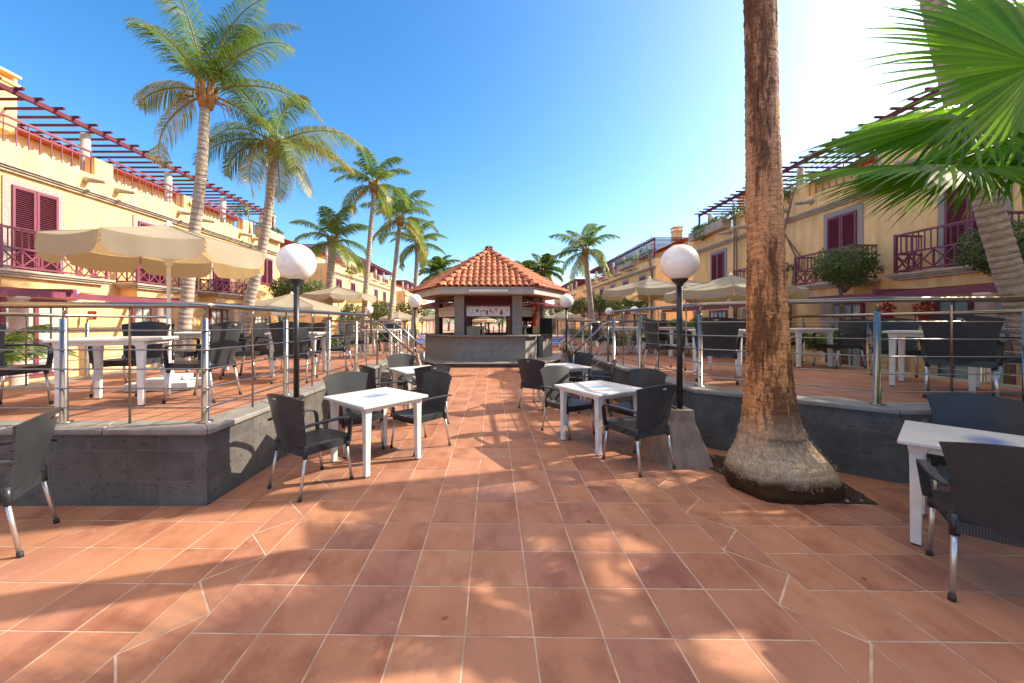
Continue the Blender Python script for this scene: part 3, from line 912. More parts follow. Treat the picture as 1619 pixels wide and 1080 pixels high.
CH(4.05, 3.10, 0, 220, "black armchair behind the large white table at the right edge")
CH(-3.49, 2.53, 0, 211, "grey armchair cut off by the left edge of the picture, in front of the wall")
# left terrace
CH(-4.65, 4.78, ZL, -80, "grey armchair facing the camera behind the table in the left railing corner")
CH(-5.12, 3.85, ZL, 3, "dark armchair cut off by the left edge, on the terrace beside a table")
CH(-3.42, 4.40, ZL, 184, "dark armchair seen from its side behind the railing's corner post")
CH(-5.0, 5.75, ZL, 92, "dark armchair with its back to the camera beside the big parasol's pole")
T(tbp, -5.25, 6.6, ZL, 10, "white table seen past the big parasol's pole")
CH(-4.35, 6.6, ZL, 180, "dark armchair seen edge-on just right of the big parasol's pole")
CH(-4.05, 6.15, ZL, 2, "dark armchair facing right, between the railing corner post and the lamp")
T(tbp, -3.40, 6.55, ZL, 10, "white table on the left terrace directly behind the lamp post")
CH(-3.07, 5.80, ZL, 100, "large dark armchair with its back to the camera right behind the left lamp post")
CH(-3.05, 7.2, ZL, 190, "dark armchair seen edge-on near the end of the left railing")
CH(-4.0, 7.6, ZL, -70, "dark armchair facing the camera, farthest at the table behind the lamp post")
T(tbp, -2.95, 9.9, ZL, 0, "white table near the left-hand steps, seen through the handrails")
CH(-3.65, 9.7, ZL, 10, "dark armchair left of the table by the left-hand steps")
CH(-2.95, 10.6, ZL, -90, "dark armchair behind the table by the left-hand steps")
T(tbp, -5.4, 9.6, ZL, 15, "white table on the left terrace in front of the low white parasol")
CH(-5.9, 9.0, ZL, 60, "dark armchair nearest at the table by the low white parasol")
CH(-5.0, 10.2, ZL, 240, "dark armchair farthest at the table by the low white parasol")
# right terrace
T(tbp, 5.75, 4.85, ZR, 35, "white table behind the biggest black chair on the right terrace")
CH(5.22, 4.16, ZR, 39, "biggest black armchair on the right terrace, its back close to the railing")
CH(6.15, 5.65, ZR, 232, "grey-blue armchair facing the camera on the right terrace beside a table")
CH(6.25, 4.45, ZR, 150, "dark armchair at the right edge of the picture behind the railing")
T(tbp, 6.05, 7.35, ZR, 5, "white table just right of the fibrous palm trunk on the terrace")
CH(6.55, 7.05, ZR, 180, "dark armchair facing left, right of the palm trunk on the terrace")
CH(6.35, 8.15, ZR, 262, "dark armchair facing the camera behind the table right of the palm trunk")
CH(5.45, 7.6, ZR, 0, "dark armchair half hidden by the palm trunk on the terrace")
CH(3.26, 5.41, ZR, 58, "big dark armchair backing onto the railing between the lamp post and palm trunk")
T(tbp, 3.85, 6.2, ZR, 40, "white table half hidden by the chair between lamp post and palm trunk")
CH(3.12, 6.78, ZR, 3, "silvery lit armchair seen edge-on just left of the right lamp post")
T(tbp, 3.5, 10.1, ZR, 0, "white table on the right terrace near the top of the right-hand steps")
CH(2.95, 9.9, ZR, 5, "dark armchair on the steps' side of the far right terrace table")
CH(4.15, 10.2, ZR, 175, "dark armchair on the outer side of the far right terrace table")
T(tbp, 4.75, 9.7, ZR, 10, "white table in the back row under the right-hand parasols")
CH(5.3, 9.4, ZR, 170, "dark armchair in the back row under the right-hand parasols")
CH(4.7, 10.4, ZR, 265, "dark armchair farthest back under the right-hand parasols")

# ------------------------------------------------------------------ parasols
def parasol(label, x, y, z0, rim, apex, rad, rz=0.0, base=True, n=8):
    t = thing("parasol", label, "parasol", (x, y, z0), rz)
    rim -= z0; apex -= z0
    mb = MB(); mb.tube([(0, 0, 0.1), (0, 0, 1.0), (0, 0, apex - .02)], [.03, .024, .024], 12); mb.build("pole", M_WHITE, t)
    # canopy: n panels, slightly sagging
    mb = MB()
    seg = 8
    def P(k, v, w=0.0):
        # k fraction round, v 0 (apex)..1 (rim)
        i = math.floor(k); f = k - i
        a0 = 2 * pi * i / n; a1 = 2 * pi * (i + 1) / n
        p0 = Vector((cos(a0), sin(a0), 0)) * rad * v; p1 = Vector((cos(a1), sin(a1), 0)) * rad * v
        p = p0.lerp(p1, f)
        sag = 0.045 * sin(pi * f) * v
        z = apex - (apex - rim) * (v ** 0.92) - sag
        return Vector((p.x, p.y, z))
    vs = []; fs = []
    M_ = n * 6
    for j in range(seg + 1):
        for i in range(M_): vs.append(P(i / 6, max(0.02, j / seg)))
    for j in range(seg):
        for i in range(M_): fs.append((j * M_ + i, j * M_ + (i + 1) % M_, (j + 1) * M_ + (i + 1) % M_, (j + 1) * M_ + i))
    mb.add(vs, fs, smooth=False); cn = mb.build("canopy", M_CANVAS, t)
    # valance: one flap per panel, with gaps at the ribs and rounded lower corners
    mb = MB()
    H = 0.235 if rad < 1.4 else 0.21
    for i in range(n):
        vs = []; fs = []
        m = 10
        for k in range(m + 1):
            f = 0.012 + (1 - 0.024) * k / m
            p = P(i + f, 1.0)
            e = min(f, 1 - f)
            h = H * (1 - max(0, 1 - e / 0.07) ** 2 * 0.55)
            out = 1.006 + 0.018 * sin(pi * f) + 0.006 * sin(f * 21 + i)
            vs.append((p.x * 1.004, p.y * 1.004, p.z)); vs.append((p.x * out, p.y * out, p.z - h * .5)); vs.append((p.x * (out + .012), p.y * (out + .012), p.z - h))
        for k in range(m):
            b = k * 3
            fs += [(b, b + 1, b + 4, b + 3), (b + 1, b + 2, b + 5, b + 4)]
        mb.add(vs, fs, smooth=True)
    mb.build("valance", M_CANVAS, cn)
    for i in range(n):
        a = 2 * pi * i / n
        d = Vector((cos(a), sin(a), 0))
        mb = MB()
        mb.beam(Vector((0, 0, apex - .05)), d * rad * .98 + Vector((0, 0, rim - .01)), .016, .02)
        mb.beam(Vector((0, 0, rim - .18)), d * rad * .5 + Vector((0, 0, (rim + apex) / 2 - .05)), .014, .016)
        mb.build("rib", M_WHITE, t)
        mb = MB(); mb.tube([Vector((0, 0, apex + .004))] + [d * rad * q + Vector((0, 0, apex - (apex - rim) * (q ** .92) + .004)) for q in (.2, .4, .6, .8, 1.0)], .006, 5); mb.build("seam", M_CANVAS, cn)
    mb = MB(); mb.lathe([(0.02, rim - .24), (.045, rim - .22), (.045, rim - .14), (.02, rim - .12)], 14); mb.build("runner", M_WHITE, t)
    mb = MB(); mb.lathe([(0.05, apex - .03), (.055, apex), (.03, apex + .025), (.022, apex + .05), (0, apex + .065)], 14); mb.build("finial", M_WHITE, t)
    if base:
        mb = MB(); mb.box(-.36, .36, -.26, -.02, .007, .11); mb.box(-.36, .36, .02, .26, .007, .11); mb.box(-.15, .15, -.30, .30, .112, .17); mb.lathe([(.06, .15), (.05, .35), (.0, .35)], 12); mb.build("base_block", M_WHITE, t, bevel=0.01)
    return t
parasol("big cream parasol over the left terrace, nearest the camera", -4.46, 5.12, ZL, 2.57, 2.90, 1.16, 0.22)
parasol("low white parasol behind the left lamp post", -5.95, 11.0, ZL, 2.02, 2.42, 1.35, 0.1)
parasol("cream parasol in front of the yellow building, right of the left lamp post", -6.6, 15.9, 0, 2.72, 3.12, 1.55, 0.2)
parasol("cream parasol left of the right lamp globe", 5.06, 12.0, ZR, 2.60, 3.0, 1.55, 0.15)
parasol("cream parasol directly behind the right lamp globe", 6.45, 12.4, ZR, 2.62, 3.0, 1.5, 0.3)
parasol("cream parasol half hidden by the fibrous palm trunk", 5.95, 9.3, ZR, 2.35, 2.75, 1.52, 0.25)
for (x, y, l) in ((-7.3, 29, "small pale parasol by the sun loungers left of the bar, nearest of them"), (-5.2, 33, "small pale parasol seen left of the bar, just beside its roof"), (-7.5, 37, "small pale parasol farthest away left of the bar"), (5.2, 27, "pale parasol beyond the small lamp right of the bar"), (-1.0, 46, "pale parasol seen through the bar opening")):
    parasol(l, x, y, 0, 1.95, 2.5, 1.5, 0.2, True)

# ------------------------------------------------------------------ round bar
BX, BY = -0.17, 16.2
def hexv(rad, k): return (BX + rad * cos(radians(60 * k)), BY + rad * sin(radians(60 * k)))
def hexp(rad): return [hexv(rad, k) for k in range(6)]
def bar():
    t = thing("bar_kiosk", "six-sided bar with grey stone counter and orange tile roof", "bar", (0, 0, 0))
    mb = MB(); mb.prism(hexp(3.70), 0.0, 0.118, top=True, bottom=False); mb.build("step_riser", M_BASALT, t, boxuv=True)
    mb = MB(); mb.prism(hexp(3.76), 0.119, 0.15); mb.build("step_slab", M_COPING, t, bevel=0.01)
    # counter wall, gap in the front-right face; k=4->5 is front, 5->0 front right
    cw = MB(); ct = MB()
    for k in range(6):
        a = Vector(hexv(2.77, k)); b = Vector(hexv(2.77, k + 1)); ai = Vector(hexv(2.55, k)); bi = Vector(hexv(2.55, k + 1))
        ao = Vector(hexv(2.98, k)); bo = Vector(hexv(2.98, k + 1)); an = Vector(hexv(2.30, k)); bn = Vector(hexv(2.30, k + 1))
        segs = [(0, 1)]
        if k == 5: segs = [(0, 0.38), (0.62, 1)]
        for f0, f1 in segs:
            q = [a.lerp(b, f0), a.lerp(b, f1), ai.lerp(bi, f1), ai.lerp(bi, f0)]
            cw.prism([tuple(p) for p in q], 0.15, 1.045, top=False, bottom=False)
            q = [ao.lerp(bo, f0), ao.lerp(bo, f1), an.lerp(bn, f1), an.lerp(bn, f0)]
            ct.prism([tuple(p) for p in q], 1.046, 1.10)
    cw.build("counter_wall", M_COUNTER, t, boxuv=True)
    ct.build("counter_top", M_COPING, t, bevel=0.012)
    for k in range(6):
        x, y = hexv(2.20, k); a = radians(60 * k)
        M = Matrix.Translation((x, y, 0)) @ Matrix.Rotation(a if k % 3 == 0 else 0, 4, 'Z')
        w = .19 if k % 3 else .13
        mb = MB(); mb.box(-w, w, -w, w, 0.151, 2.62, M=M); mb.build("pier", M_COUNTER, t, boxuv=True)
    # maroon frames, flaps and menus per side
    for k in range(6):
        a = Vector(hexv(2.20, k)); b = Vector(hexv(2.20, k + 1))
        d = (b - a).normalized(); m = (a + b) / 2; n = Vector((m.x - BX, m.y - BY)).normalized()
        M = Matrix(((d.x, n.x, 0, m.x), (d.y, n.y, 0, m.y), (0, 0, 1, 0), (0, 0, 0, 1)))
        hw = 0.90
        mb = MB()
        mb.box(-hw, -hw + .07, -.04, .05, 1.1, 2.6, M=M); mb.box(hw - .07, hw, -.04, .05, 1.1, 2.6, M=M)
        mb.box(-hw + .07, hw - .07, -.04, .05, 2.52, 2.6, M=M); mb.box(-hw + .07, hw - .07, -.035, .045, 1.77, 1.81, M=M)
        fr = mb.build("shutter_frame", M_MAROON_D, t)
        # top hung flap
        if k == 4:
            p0, p1 = Vector((0, .06, 2.50)), Vector((0, .24, 2.20))
        else:
            p0, p1 = Vector((0, .08, 2.46)), Vector((0, 1.05, 2.22))
        mb = MB(); sl_ = (p1 - p0)
        vs = []
        for x in (-hw, hw):
            for p in (p0, p1):
                for dz in (0, .035): vs.append(M @ Vector((x, p.y, p.z + dz)))
        mb.add(vs, [(0, 2, 6, 4), (1, 5, 7, 3), (0, 1, 3, 2), (4, 6, 7, 5), (0, 4, 5, 1), (2, 3, 7, 6)])
        for x in (-hw + .02, 0, hw - .02): mb.beam(M @ (p0 + Vector((x, 0.0, -.02))), M @ (p1 + Vector((x, 0.01, -.02))), .04, .03)
        mb.beam(M @ (p1 + Vector((-hw, 0, .02))), M @ (p1 + Vector((hw, 0, .02))), .05, .05)
        mb.build("flap", M_MAROON_D if k == 4 else M_MAROON, fr)
        if k in (3, 4, 5):
            mb = MB(); mb.box(-.83, .83, .05, .09, 1.82, 2.19, M=M); bn_ = mb.build("menu_board", M_WHITE, fr)
            if k == 4:
                # drink pictures
                RR = random.Random(3)
                cols = [M_DRINK[i % 3] for i in range(12)]
                xs = [-.42, -.28, -.17, -.05, .08, .17, .30, .50, .72]
                for q, x in enumerate(xs):
                    x = -x if False else x
                    w = [.045, .05, .05, .04, .04, .035, .06, .09, .04][q]; h = [.12, .12, .08, .17, .12, .12, .16, .2, .05][q]
                    zc = 2.0 + (.03 if q % 2 == 0 else -.04)
                    mbx = MB()
                    xx = -x if n.y > 0 else x
                    sgn = -1 if d.x < 0 else 1
                    X = x * sgn
                    if q in (1, 6):   # stemmed glass
                        vs = [M @ Vector((X - w, .0925, zc + h / 2)), M @ Vector((X + w, .0925, zc + h / 2)), M @ Vector((X, .0925, zc))]
                        mbx.add(vs, [(0, 1, 2)]); mbx.box(X - .005, X + .005, .0905, .0925, zc - h / 2, zc, M=M); mbx.box(X - .03, X + .03, .0905, .0925, zc - h / 2 - .008, zc - h / 2, M=M)
                    elif q == 7:
                        pts = [M @ Vector((X + cos(2 * pi * i / 14) * .07, .0925, zc - .02 + sin(2 * pi * i / 14) * .075)) for i in range(14)]
                        mbx.add(pts, [tuple(range(14))]); mbx.box(X - .02, X + .045, .0905, .0926, zc + .03, zc + .12, M=M)
                    else:
                        vs = [M @ Vector((X - w, .0925, zc + h / 2)), M @ Vector((X + w, .0925, zc + h / 2)), M @ Vector((X + w * .7, .0925, zc - h / 2)), M @ Vector((X - w * .7, .0925, zc - h / 2))]
                        mbx.add(vs, [(0, 1, 2, 3)])
                    mbx.build("drink_picture", cols[q], bn_)
                mbx = MB()
                for r_ in range(9):
                    for c_ in range(2):
                        mbx.box(sgn * (-.76 + c_ * .12), sgn * (-.76 + c_ * .12 + .09 - .02 * (r_ % 3)), .0902, .0915, 2.13 - r_ * .03, 2.138 - r_ * .03, M=M)
                mbx.build("price_list", M_PRINT, bn_)
            else:
                mbx = MB()
                for c_ in range(6):
                    X = -.7 + c_ * .25
                    mbx.box(X, X + .07, .0902, .0915, 2.02, 2.13, M=M)
                    for r_ in range(4): mbx.box(X - .02, X + .13, .0902, .0912, 1.97 - r_ * .03, 1.976 - r_ * .03, M=M)
                mbx.build("price_list", M_PRINT, bn_)
    # ceiling, fascia
    mb = MB(); mb.prism(hexp(3.22), 2.63, 2.66); mb.build("soffit", M_WALL, t)
    mb = MB()
    o = hexp(3.30); i = hexp(3.20)
    for k in range(6):
        k2 = (k + 1) % 6
        mb.prism([o[k], o[k2], i[k2], i[k]], 2.61, 2.80)
        oo = hexp(3.34)
        mb.prism([oo[k], oo[k2], i[k2], i[k]], 2.803, 2.86)
    mb.build("fascia", M_FASCIA, t)
    mb = MB(); mb.box(BX - .68, BX + .72, BY - 2.95, BY - 2.862, 2.655, 2.765); mb.build("tube_light", M_WHITE, t, bevel=.01)
    # roof
    apex = Vector((BX, BY, 4.70)); ze = 2.865; RR_ = 3.38
    rf = MB()
    vs = [(*hexv(RR_, k), ze) for k in range(6)] + [tuple(apex)]
    rf.add(vs, [(k, (k + 1) % 6, 6) for k in range(6)]); rf.add([(*hexv(RR_, k), ze - .01) for k in range(6)], [tuple(reversed(range(6)))])
    ap = RR_ * cos(radians(30)); L = sqrt(ap * ap + (4.72 - ze) ** 2)
    rt = random.Random(5)
    for k in range(6):
        a = Vector((*hexv(RR_, k), ze)); b = Vector((*hexv(RR_, k + 1), ze)); m = (a + b) / 2
        tg = (b - a).normalized(); up = (apex - m).normalized(); nn = tg.cross(up).normalized()
        if nn.z < 0: nn = -nn
        nc = 15; wdt = RR_ / nc
        for c in range(nc):
            u = (c + .5 - nc / 2) * wdt
            vmax = L * (1 - abs(u) / (RR_ / 2))
            v = -0.05
            while v < vmax - 0.02:
                ln = 0.33; v1 = min(v + ln + .05, vmax + .04)
                r0 = .100; r1 = .085
                j = rt.uniform(-.004, .004); lift = .018
                vs = []
                for vv, rr, lf in ((v, r0, lift), (v1, r1, 0.006)):
                    for q in range(7):
                        th = pi * q / 6
                        vs.append(m + tg * (u + j + rr * cos(th)) + up * vv + nn * (rr * .95 * sin(th) + lf))
                fs = [(q, q + 1, q + 8, q + 7) for q in range(6)]
                rf.add(vs, fs, smooth=True, tint=min(1, max(0, rt.gauss(.5, .28))))
                # mouth of the tile
                mo = [m + tg * (u + j + (r0 - .016) * cos(pi * q / 6)) + up * v + nn * ((r0 - .016) * .95 * sin(pi * q / 6) + lift) for q in range(7)]
                rf.add(vs[:7] + mo, [(q + 7, q + 8, q + 1, q) for q in range(6)])
                v += ln
        # hip tiles
        hp = Vector((*hexv(RR_, k), ze)); hd = (apex - hp); HL = hd.length; hd.normalize()
        sd = hd.cross(Vector((0, 0, 1))).normalized(); hn = sd.cross(hd)
        v = -.06
        while v < HL - .1:
            vs = []
            for vv, rr, lf in ((v, .12, .075), (v + .42, .10, .04)):
                for q in range(9):
                    th = pi * q / 8
                    vs.append(hp + sd * rr * cos(th) + hd * vv + hn * (rr * sin(th) * .9 + lf - .03))
            rf.add(vs, [(q, q + 1, q + 10, q + 9) for q in range(8)], smooth=True)
            v += .37
    rf.lathe([(0.16, 0), (.15, .05), (.06, .10), (0, .12)], 14, (apex.x, apex.y, apex.z - .02))
    rf.build("roof", M_RTILE, t, tint=True)
    # interior
    mb = MB(); mb.box(BX - .95, BX - .2, BY - .3, BY + .3, .16, 1.42); mb.build("cold_cabinet", M_WHITE, t)
    mb = MB(); mb.box(BX + 1.3, BX + 1.95, BY - .2, BY + .6, .16, 2.3); mb.build("dark_fridge", M_DARK, t)
    for x in (BX - 1.15, BX + .95):
        mb = MB(); mb.box(x - .09, x + .09, BY + .9, BY + 1.1, .16, 2.6); mb.build("yellow_post", M_WALL, t)
    for x in (BX - .28, BX + .0, BX + .42):
        mb = MB(); mb.tube([(x, BY - 1.75, 1.10), (x, BY - 1.75, 1.55)], .035, 12); mb.tube([(x - .05, BY - 1.75, 1.53), (x + .05, BY - 1.75, 1.53)], .03, 8); mb.tube([(x, BY - 1.77, 1.5), (x, BY - 1.92, 1.47), (x, BY - 1.94, 1.38)], .012, 8)
        mb.build("beer_tap", M_STEEL, t)
    return t
def m_rtile():
    m, nt, b = new_mat("clay_barrel_tile")
    at = N(nt, 'ShaderNodeAttribute', attribute_name='tint')
    sep = N(nt, 'ShaderNodeSeparateColor'); nt.links.new(at.outputs['Color'], sep.inputs[0])
    co = coord(nt)
    c = ramp(nt, sep.outputs[0], [(0, (.26, .085, .045)), (.5, (.44, .145, .075)), (1, (.56, .24, .13))])
    st = ramp(nt, noise_tex(nt, co, 9, 6, .7), [(.34, (.45, .42, .42)), (.5, (1, 1, 1)), (.72, (1.15, 1.15, 1.1))])
    c = mix(nt, .9, c, st, 'MULTIPLY')
    nt.links.new(c, b.inputs['Base Color']); b.inputs['Roughness'].default_value = .8
    bump(nt, b, noise_tex(nt, co, 50, 4), .3, .005)
    return m
M_RTILE = m_rtile()
M_COUNTER = None
def m_counter():
    m, nt, b = new_mat("grey_stone_blocks")
    co = coord(nt, 'UV')
    br = N(nt, 'ShaderNodeTexBrick'); br.inputs['Scale'].default_value = 1
    br.inputs['Mortar Size'].default_value = .004; br.inputs['Brick Width'].default_value = .5; br.inputs['Row Height'].default_value = .25
    nt.links.new(co, br.inputs['Vector'])
    oc = coord(nt)
    c = ramp(nt, noise_tex(nt, oc, 7, 6, .7), [(.3, (.19, .18, .165)), (.7, (.31, .295, .27))])
    c = mix(nt, math_n(nt, 'MULTIPLY', br.outputs['Fac'], .6), c, (.13, .12, .11))
    nt.links.new(c, b.inputs['Base Color']); b.inputs['Roughness'].default_value = .8
    bump(nt, b, noise_tex(nt, oc, 50, 4), .3, .004)
    return m
M_COUNTER = m_counter()
M_FASCIA = simple("whitewashed_board", (.47, .455, .43), .6, var=.12, scale=2.5)
M_DRINK = [simple("brown_drink", (.16, .04, .02), .5, bmp=0), simple("red_drink", (.55, .05, .03), .5, bmp=0), simple("orange_drink", (.72, .22, .04), .5, bmp=0)]
M_PRINT = simple("grey_print", (.35, .22, .18), .6, bmp=0)
bar()
# things standing at the bar
t = thing("fire_extinguisher", "red fire extinguisher hanging on the yellow panel right of the bar counter", "extinguisher", (1.72, 15.4, 0))
mb = MB(); mb.lathe([(0, 1.45), (.07, 1.46), (.08, 1.5), (.08, 1.85), (.05, 1.91), (.02, 1.93), (.02, 1.97), (0, 1.97)], 16); mb.build("cylinder", M_RED, t)
mb = MB(); mb.tube([(.02, -.02, 1.95), (.10, -.04, 1.93), (.11, -.04, 1.7)], .012, 8); mb.box(-.02, .06, -.02, .02, 1.97, 1.99); mb.build("hose", M_BLACK, t)
t = thing("yellow_panel", "tall narrow yellow panel behind the fire extinguisher at the bar", "panel", (1.85, 15.55, 0))
mb = MB(); mb.box(-.18, .10, -.03, .03, 1.11, 2.6); mb.build("board", M_WALL, t, bevel=.005)
t = thing("fire_sign", "red and white fire sign above the extinguisher at the bar", "sign", (1.72, 15.46, 0))
mb = MB(); mb.box(-.15, .15, -.02, 0, 2.02, 2.34); pl = mb.build("plate", M_RED, t, bevel=.004)
mb = MB(); mb.box(-.03, .03, -.026, -.022, 2.09, 2.24); mb.box(-.015, .015, -.026, -.022, 2.24, 2.28); mb.box(.03, .06, -.026, -.022, 2.2, 2.22); mb.build("symbol", M_WHITE, pl)
t = thing("counter_fridge", "black cabinet on the end of the bar counter, right of the extinguisher", "cabinet", (2.32, 15.6, 1.10), radians(-30))  # black fridge box standing on the counter end
mb = MB(); mb.box(-.27, .27, -.22, .22, 0, .66); mb.build("box", M_BLACK, t, bevel=.015)
mb = MB(); mb.box(-.23, .23, -.235, -.225, .05, .61); mb.build("door", M_DARK, t)
t = thing("tap_cluster", "cluster of shiny beer taps with white and red handles on the bar counter", "beer taps", (1.25, 14.35, 1.10))
mb = MB(); mb.tube([(0, 0, 0), (0, 0, .32)], .05, 14); mb.tube([(-.22, 0, .33), (.22, 0, .33)], .05, 14); mb.build("column", M_STEEL, t)
for k in range(5):
    x = -.2 + k * .1
    mb = MB(); mb.tube([(x, -.05, .33), (x, -.12, .40), (x, -.13, .52)], [.014, .016, .026], 8); mb.build("tap_handle", M_WHITE if k % 2 else M_RED, t)

# ------------------------------------------------------------------ buildings
ROT = {-1: radians(90), 1: radians(-90)}
TPL = {}
def tpl_shutter(h, w=1.0):
    key = ('sh', h, w)
    if key in TPL: return TPL[key]
    sur = MB(); b = .17; H = h
    sur.box(-w / 2 - b, -w / 2, -.035, 0, -.02, H + b); sur.box(w / 2, w / 2 + b, -.035, 0, -.02, H + b); sur.box(-w / 2, w / 2, -.035, 0, H, H + b)
    leaf = MB()
    # one leaf, x 0..w/2
    lw = w / 2 - .01; s_ = .055
    leaf.box(0, s_, -.075, -.03, 0, H); leaf.box(lw - s_, lw, -.075, -.03, 0, H)
    n_rail = 3 if h > 1.8 else 2
    for q in range(n_rail):
        z = q * (H - .08) / (n_rail - 1); leaf.box(s_, lw - s_, -.072, -.033, z, z + .08)
    z = .1
    while z < H - .1:
        M = Matrix.Translation((0, -.052, z)) @ Matrix.Rotation(radians(-35), 4, 'X')
        leaf.box(s_ - .004, lw - s_ + .004, -.024, .024, -.004, .004, M=M); z += .052
    back = MB(); back.box(-w / 2, w / 2, -.02, -.004, 0, H)
    TPL[key] = (sur, leaf, back, {})
    return TPL[key]
def clone(cache, key, mb, name, mat, parent, loc, rz, sx=1):
    if key in cache:
        o = bpy.data.objects.new(name, cache[key]); COL.objects.link(o); o.parent = parent
    else:
        o = mb.build(name, mat, parent); cache[key] = o.data
    o.location = loc; o.rotation_euler = (0, 0, rz)
    return o
def put_window(t, s, XF, y, z, h, w=1.0):
    sur, leaf, back, cache = tpl_shutter(h, w)
    rz = ROT[s]
    f = clone(cache, 's', sur, "window_surround", M_SURR, t, (s * XF, y, z), rz)
    c = clone(cache, 'b', back, "window_recess", M_MAROON_D, f, (0, 0, 0), 0)
    for q in (0, 1):
        l = clone(cache, 'l', leaf, "shutter", M_MAROON, f, ((-w / 2) if q == 0 else 0.005, 0, 0), 0)
    return f
def balcony_mesh(hw):
    key = ('bal', hw)
    if key in TPL: return TPL[key]
    D = .68
    sl_ = MB()
    sl_.box(-hw - .13, hw + .13, -D - .14, 0, -.06, 0); sl_.box(-hw - .08, hw + .08, -D - .09, 0, -.11, -.062); sl_.box(-hw - .03, hw + .03, -D - .04, 0, -.17, -.112)
    cor = MB(); cor.box(-hw + .08, hw - .08, -D + .08, 0, -.42, -.172)
    rl = MB()
    runs = [((-hw, 0), (-hw, -D)), ((-hw, -D), (hw, -D)), ((hw, -D), (hw, 0))]
    for (a, b) in runs:
        a = Vector(a); b = Vector(b); L = (b - a).length
        for z, hh in ((1.0, .05), (.52, .045), (.07, .045)):
            rl.beam((*a, z), (*b, z), .05, hh)
        nb = max(2, round(L / .13))
        for q in range(nb + 1):
            p = a.lerp(b, q / nb); rl.beam((*p, .52), (*p, 1.0), .018, .018, up=(1, 0, 0))
        nx = max(1, round(L / .42))
        for q in range(nx):
            p = a.lerp(b, q / nx); r = a.lerp(b, (q + 1) / nx)
            rl.beam((*p, .09), (*r, .50), .022, .028); rl.beam((*p, .50), (*r, .09), .020, .028)
            rl.beam((*p, .07), (*p, .52), .035, .035, up=(1, 0, 0))
    for x in (-hw, hw): rl.box(x - .03, x + .03, -D - .03, -D + .03, 0, 1.04)
    TPL[key] = (sl_, cor, rl, {})
    return TPL[key]
def put_balcony(t, s, XF, y, hw):
    sl_, cor, rl, cache = balcony_mesh(hw)
    b = clone(cache, 'sl', sl_, "balcony", M_CORN, t, (s * XF, y, 2.84), ROT[s])
    clone(cache, 'co', cor, "balcony_base", M_WALL, b, (0, 0, 0), 0)
    clone(cache, 'rl', rl, "balcony_railing", M_MAROON, b, (0, 0, 0), 0)
def tpl_french():
    if 'fr' in TPL: return TPL['fr']
    w, h = 1.35, 2.08
    fr = MB()
    for x in (-w / 2, 0, w / 2): fr.box(x - .045, x + .045, -.07, -.0, 0, h)
    fr.box(-w / 2 + .045, w / 2 - .045, -.066, -.004, h - .07, h); fr.box(-w / 2 + .045, w / 2 - .045, -.066, -.004, 0, .10)
    for c in (-1, 1):
        x = c * w / 4
        fr.box(x - .012, x + .012, -.06, -.02, .1, h - .07)
    for q in range(1, 5):
        z = .1 + q * (h - .17) / 5; fr.box(-w / 2 + .045, w / 2 - .045, -.058, -.024, z - .012, z + .012)
    cu = MB()
    def cf(a, b): return (-w / 2 + .04 + a * (w - .08), -.012 - .008 * sin(a * 60), .02 + b * (h - .05))
    cu.grid(lambda a, b: cf(a, b), 90, 1)
    gl = MB(); gl.box(-w / 2 + .04, w / 2 - .04, -.036, -.033, .05, h - .05)
    TPL['fr'] = (fr, cu, gl, {})
    return TPL['fr']
def put_french(t, s, XF, y):
    fr, cu, gl, cache = tpl_french()
    f = clone(cache, 'fr', fr, "french_window", M_MAROON, t, (s * XF, y, .12), ROT[s])
    clone(cache, 'cu', cu, "curtain", M_CURT, f, (0, 0, 0), 0)
    clone(cache, 'gl', gl, "pane", M_GLASS, f, (0, 0, 0), 0)

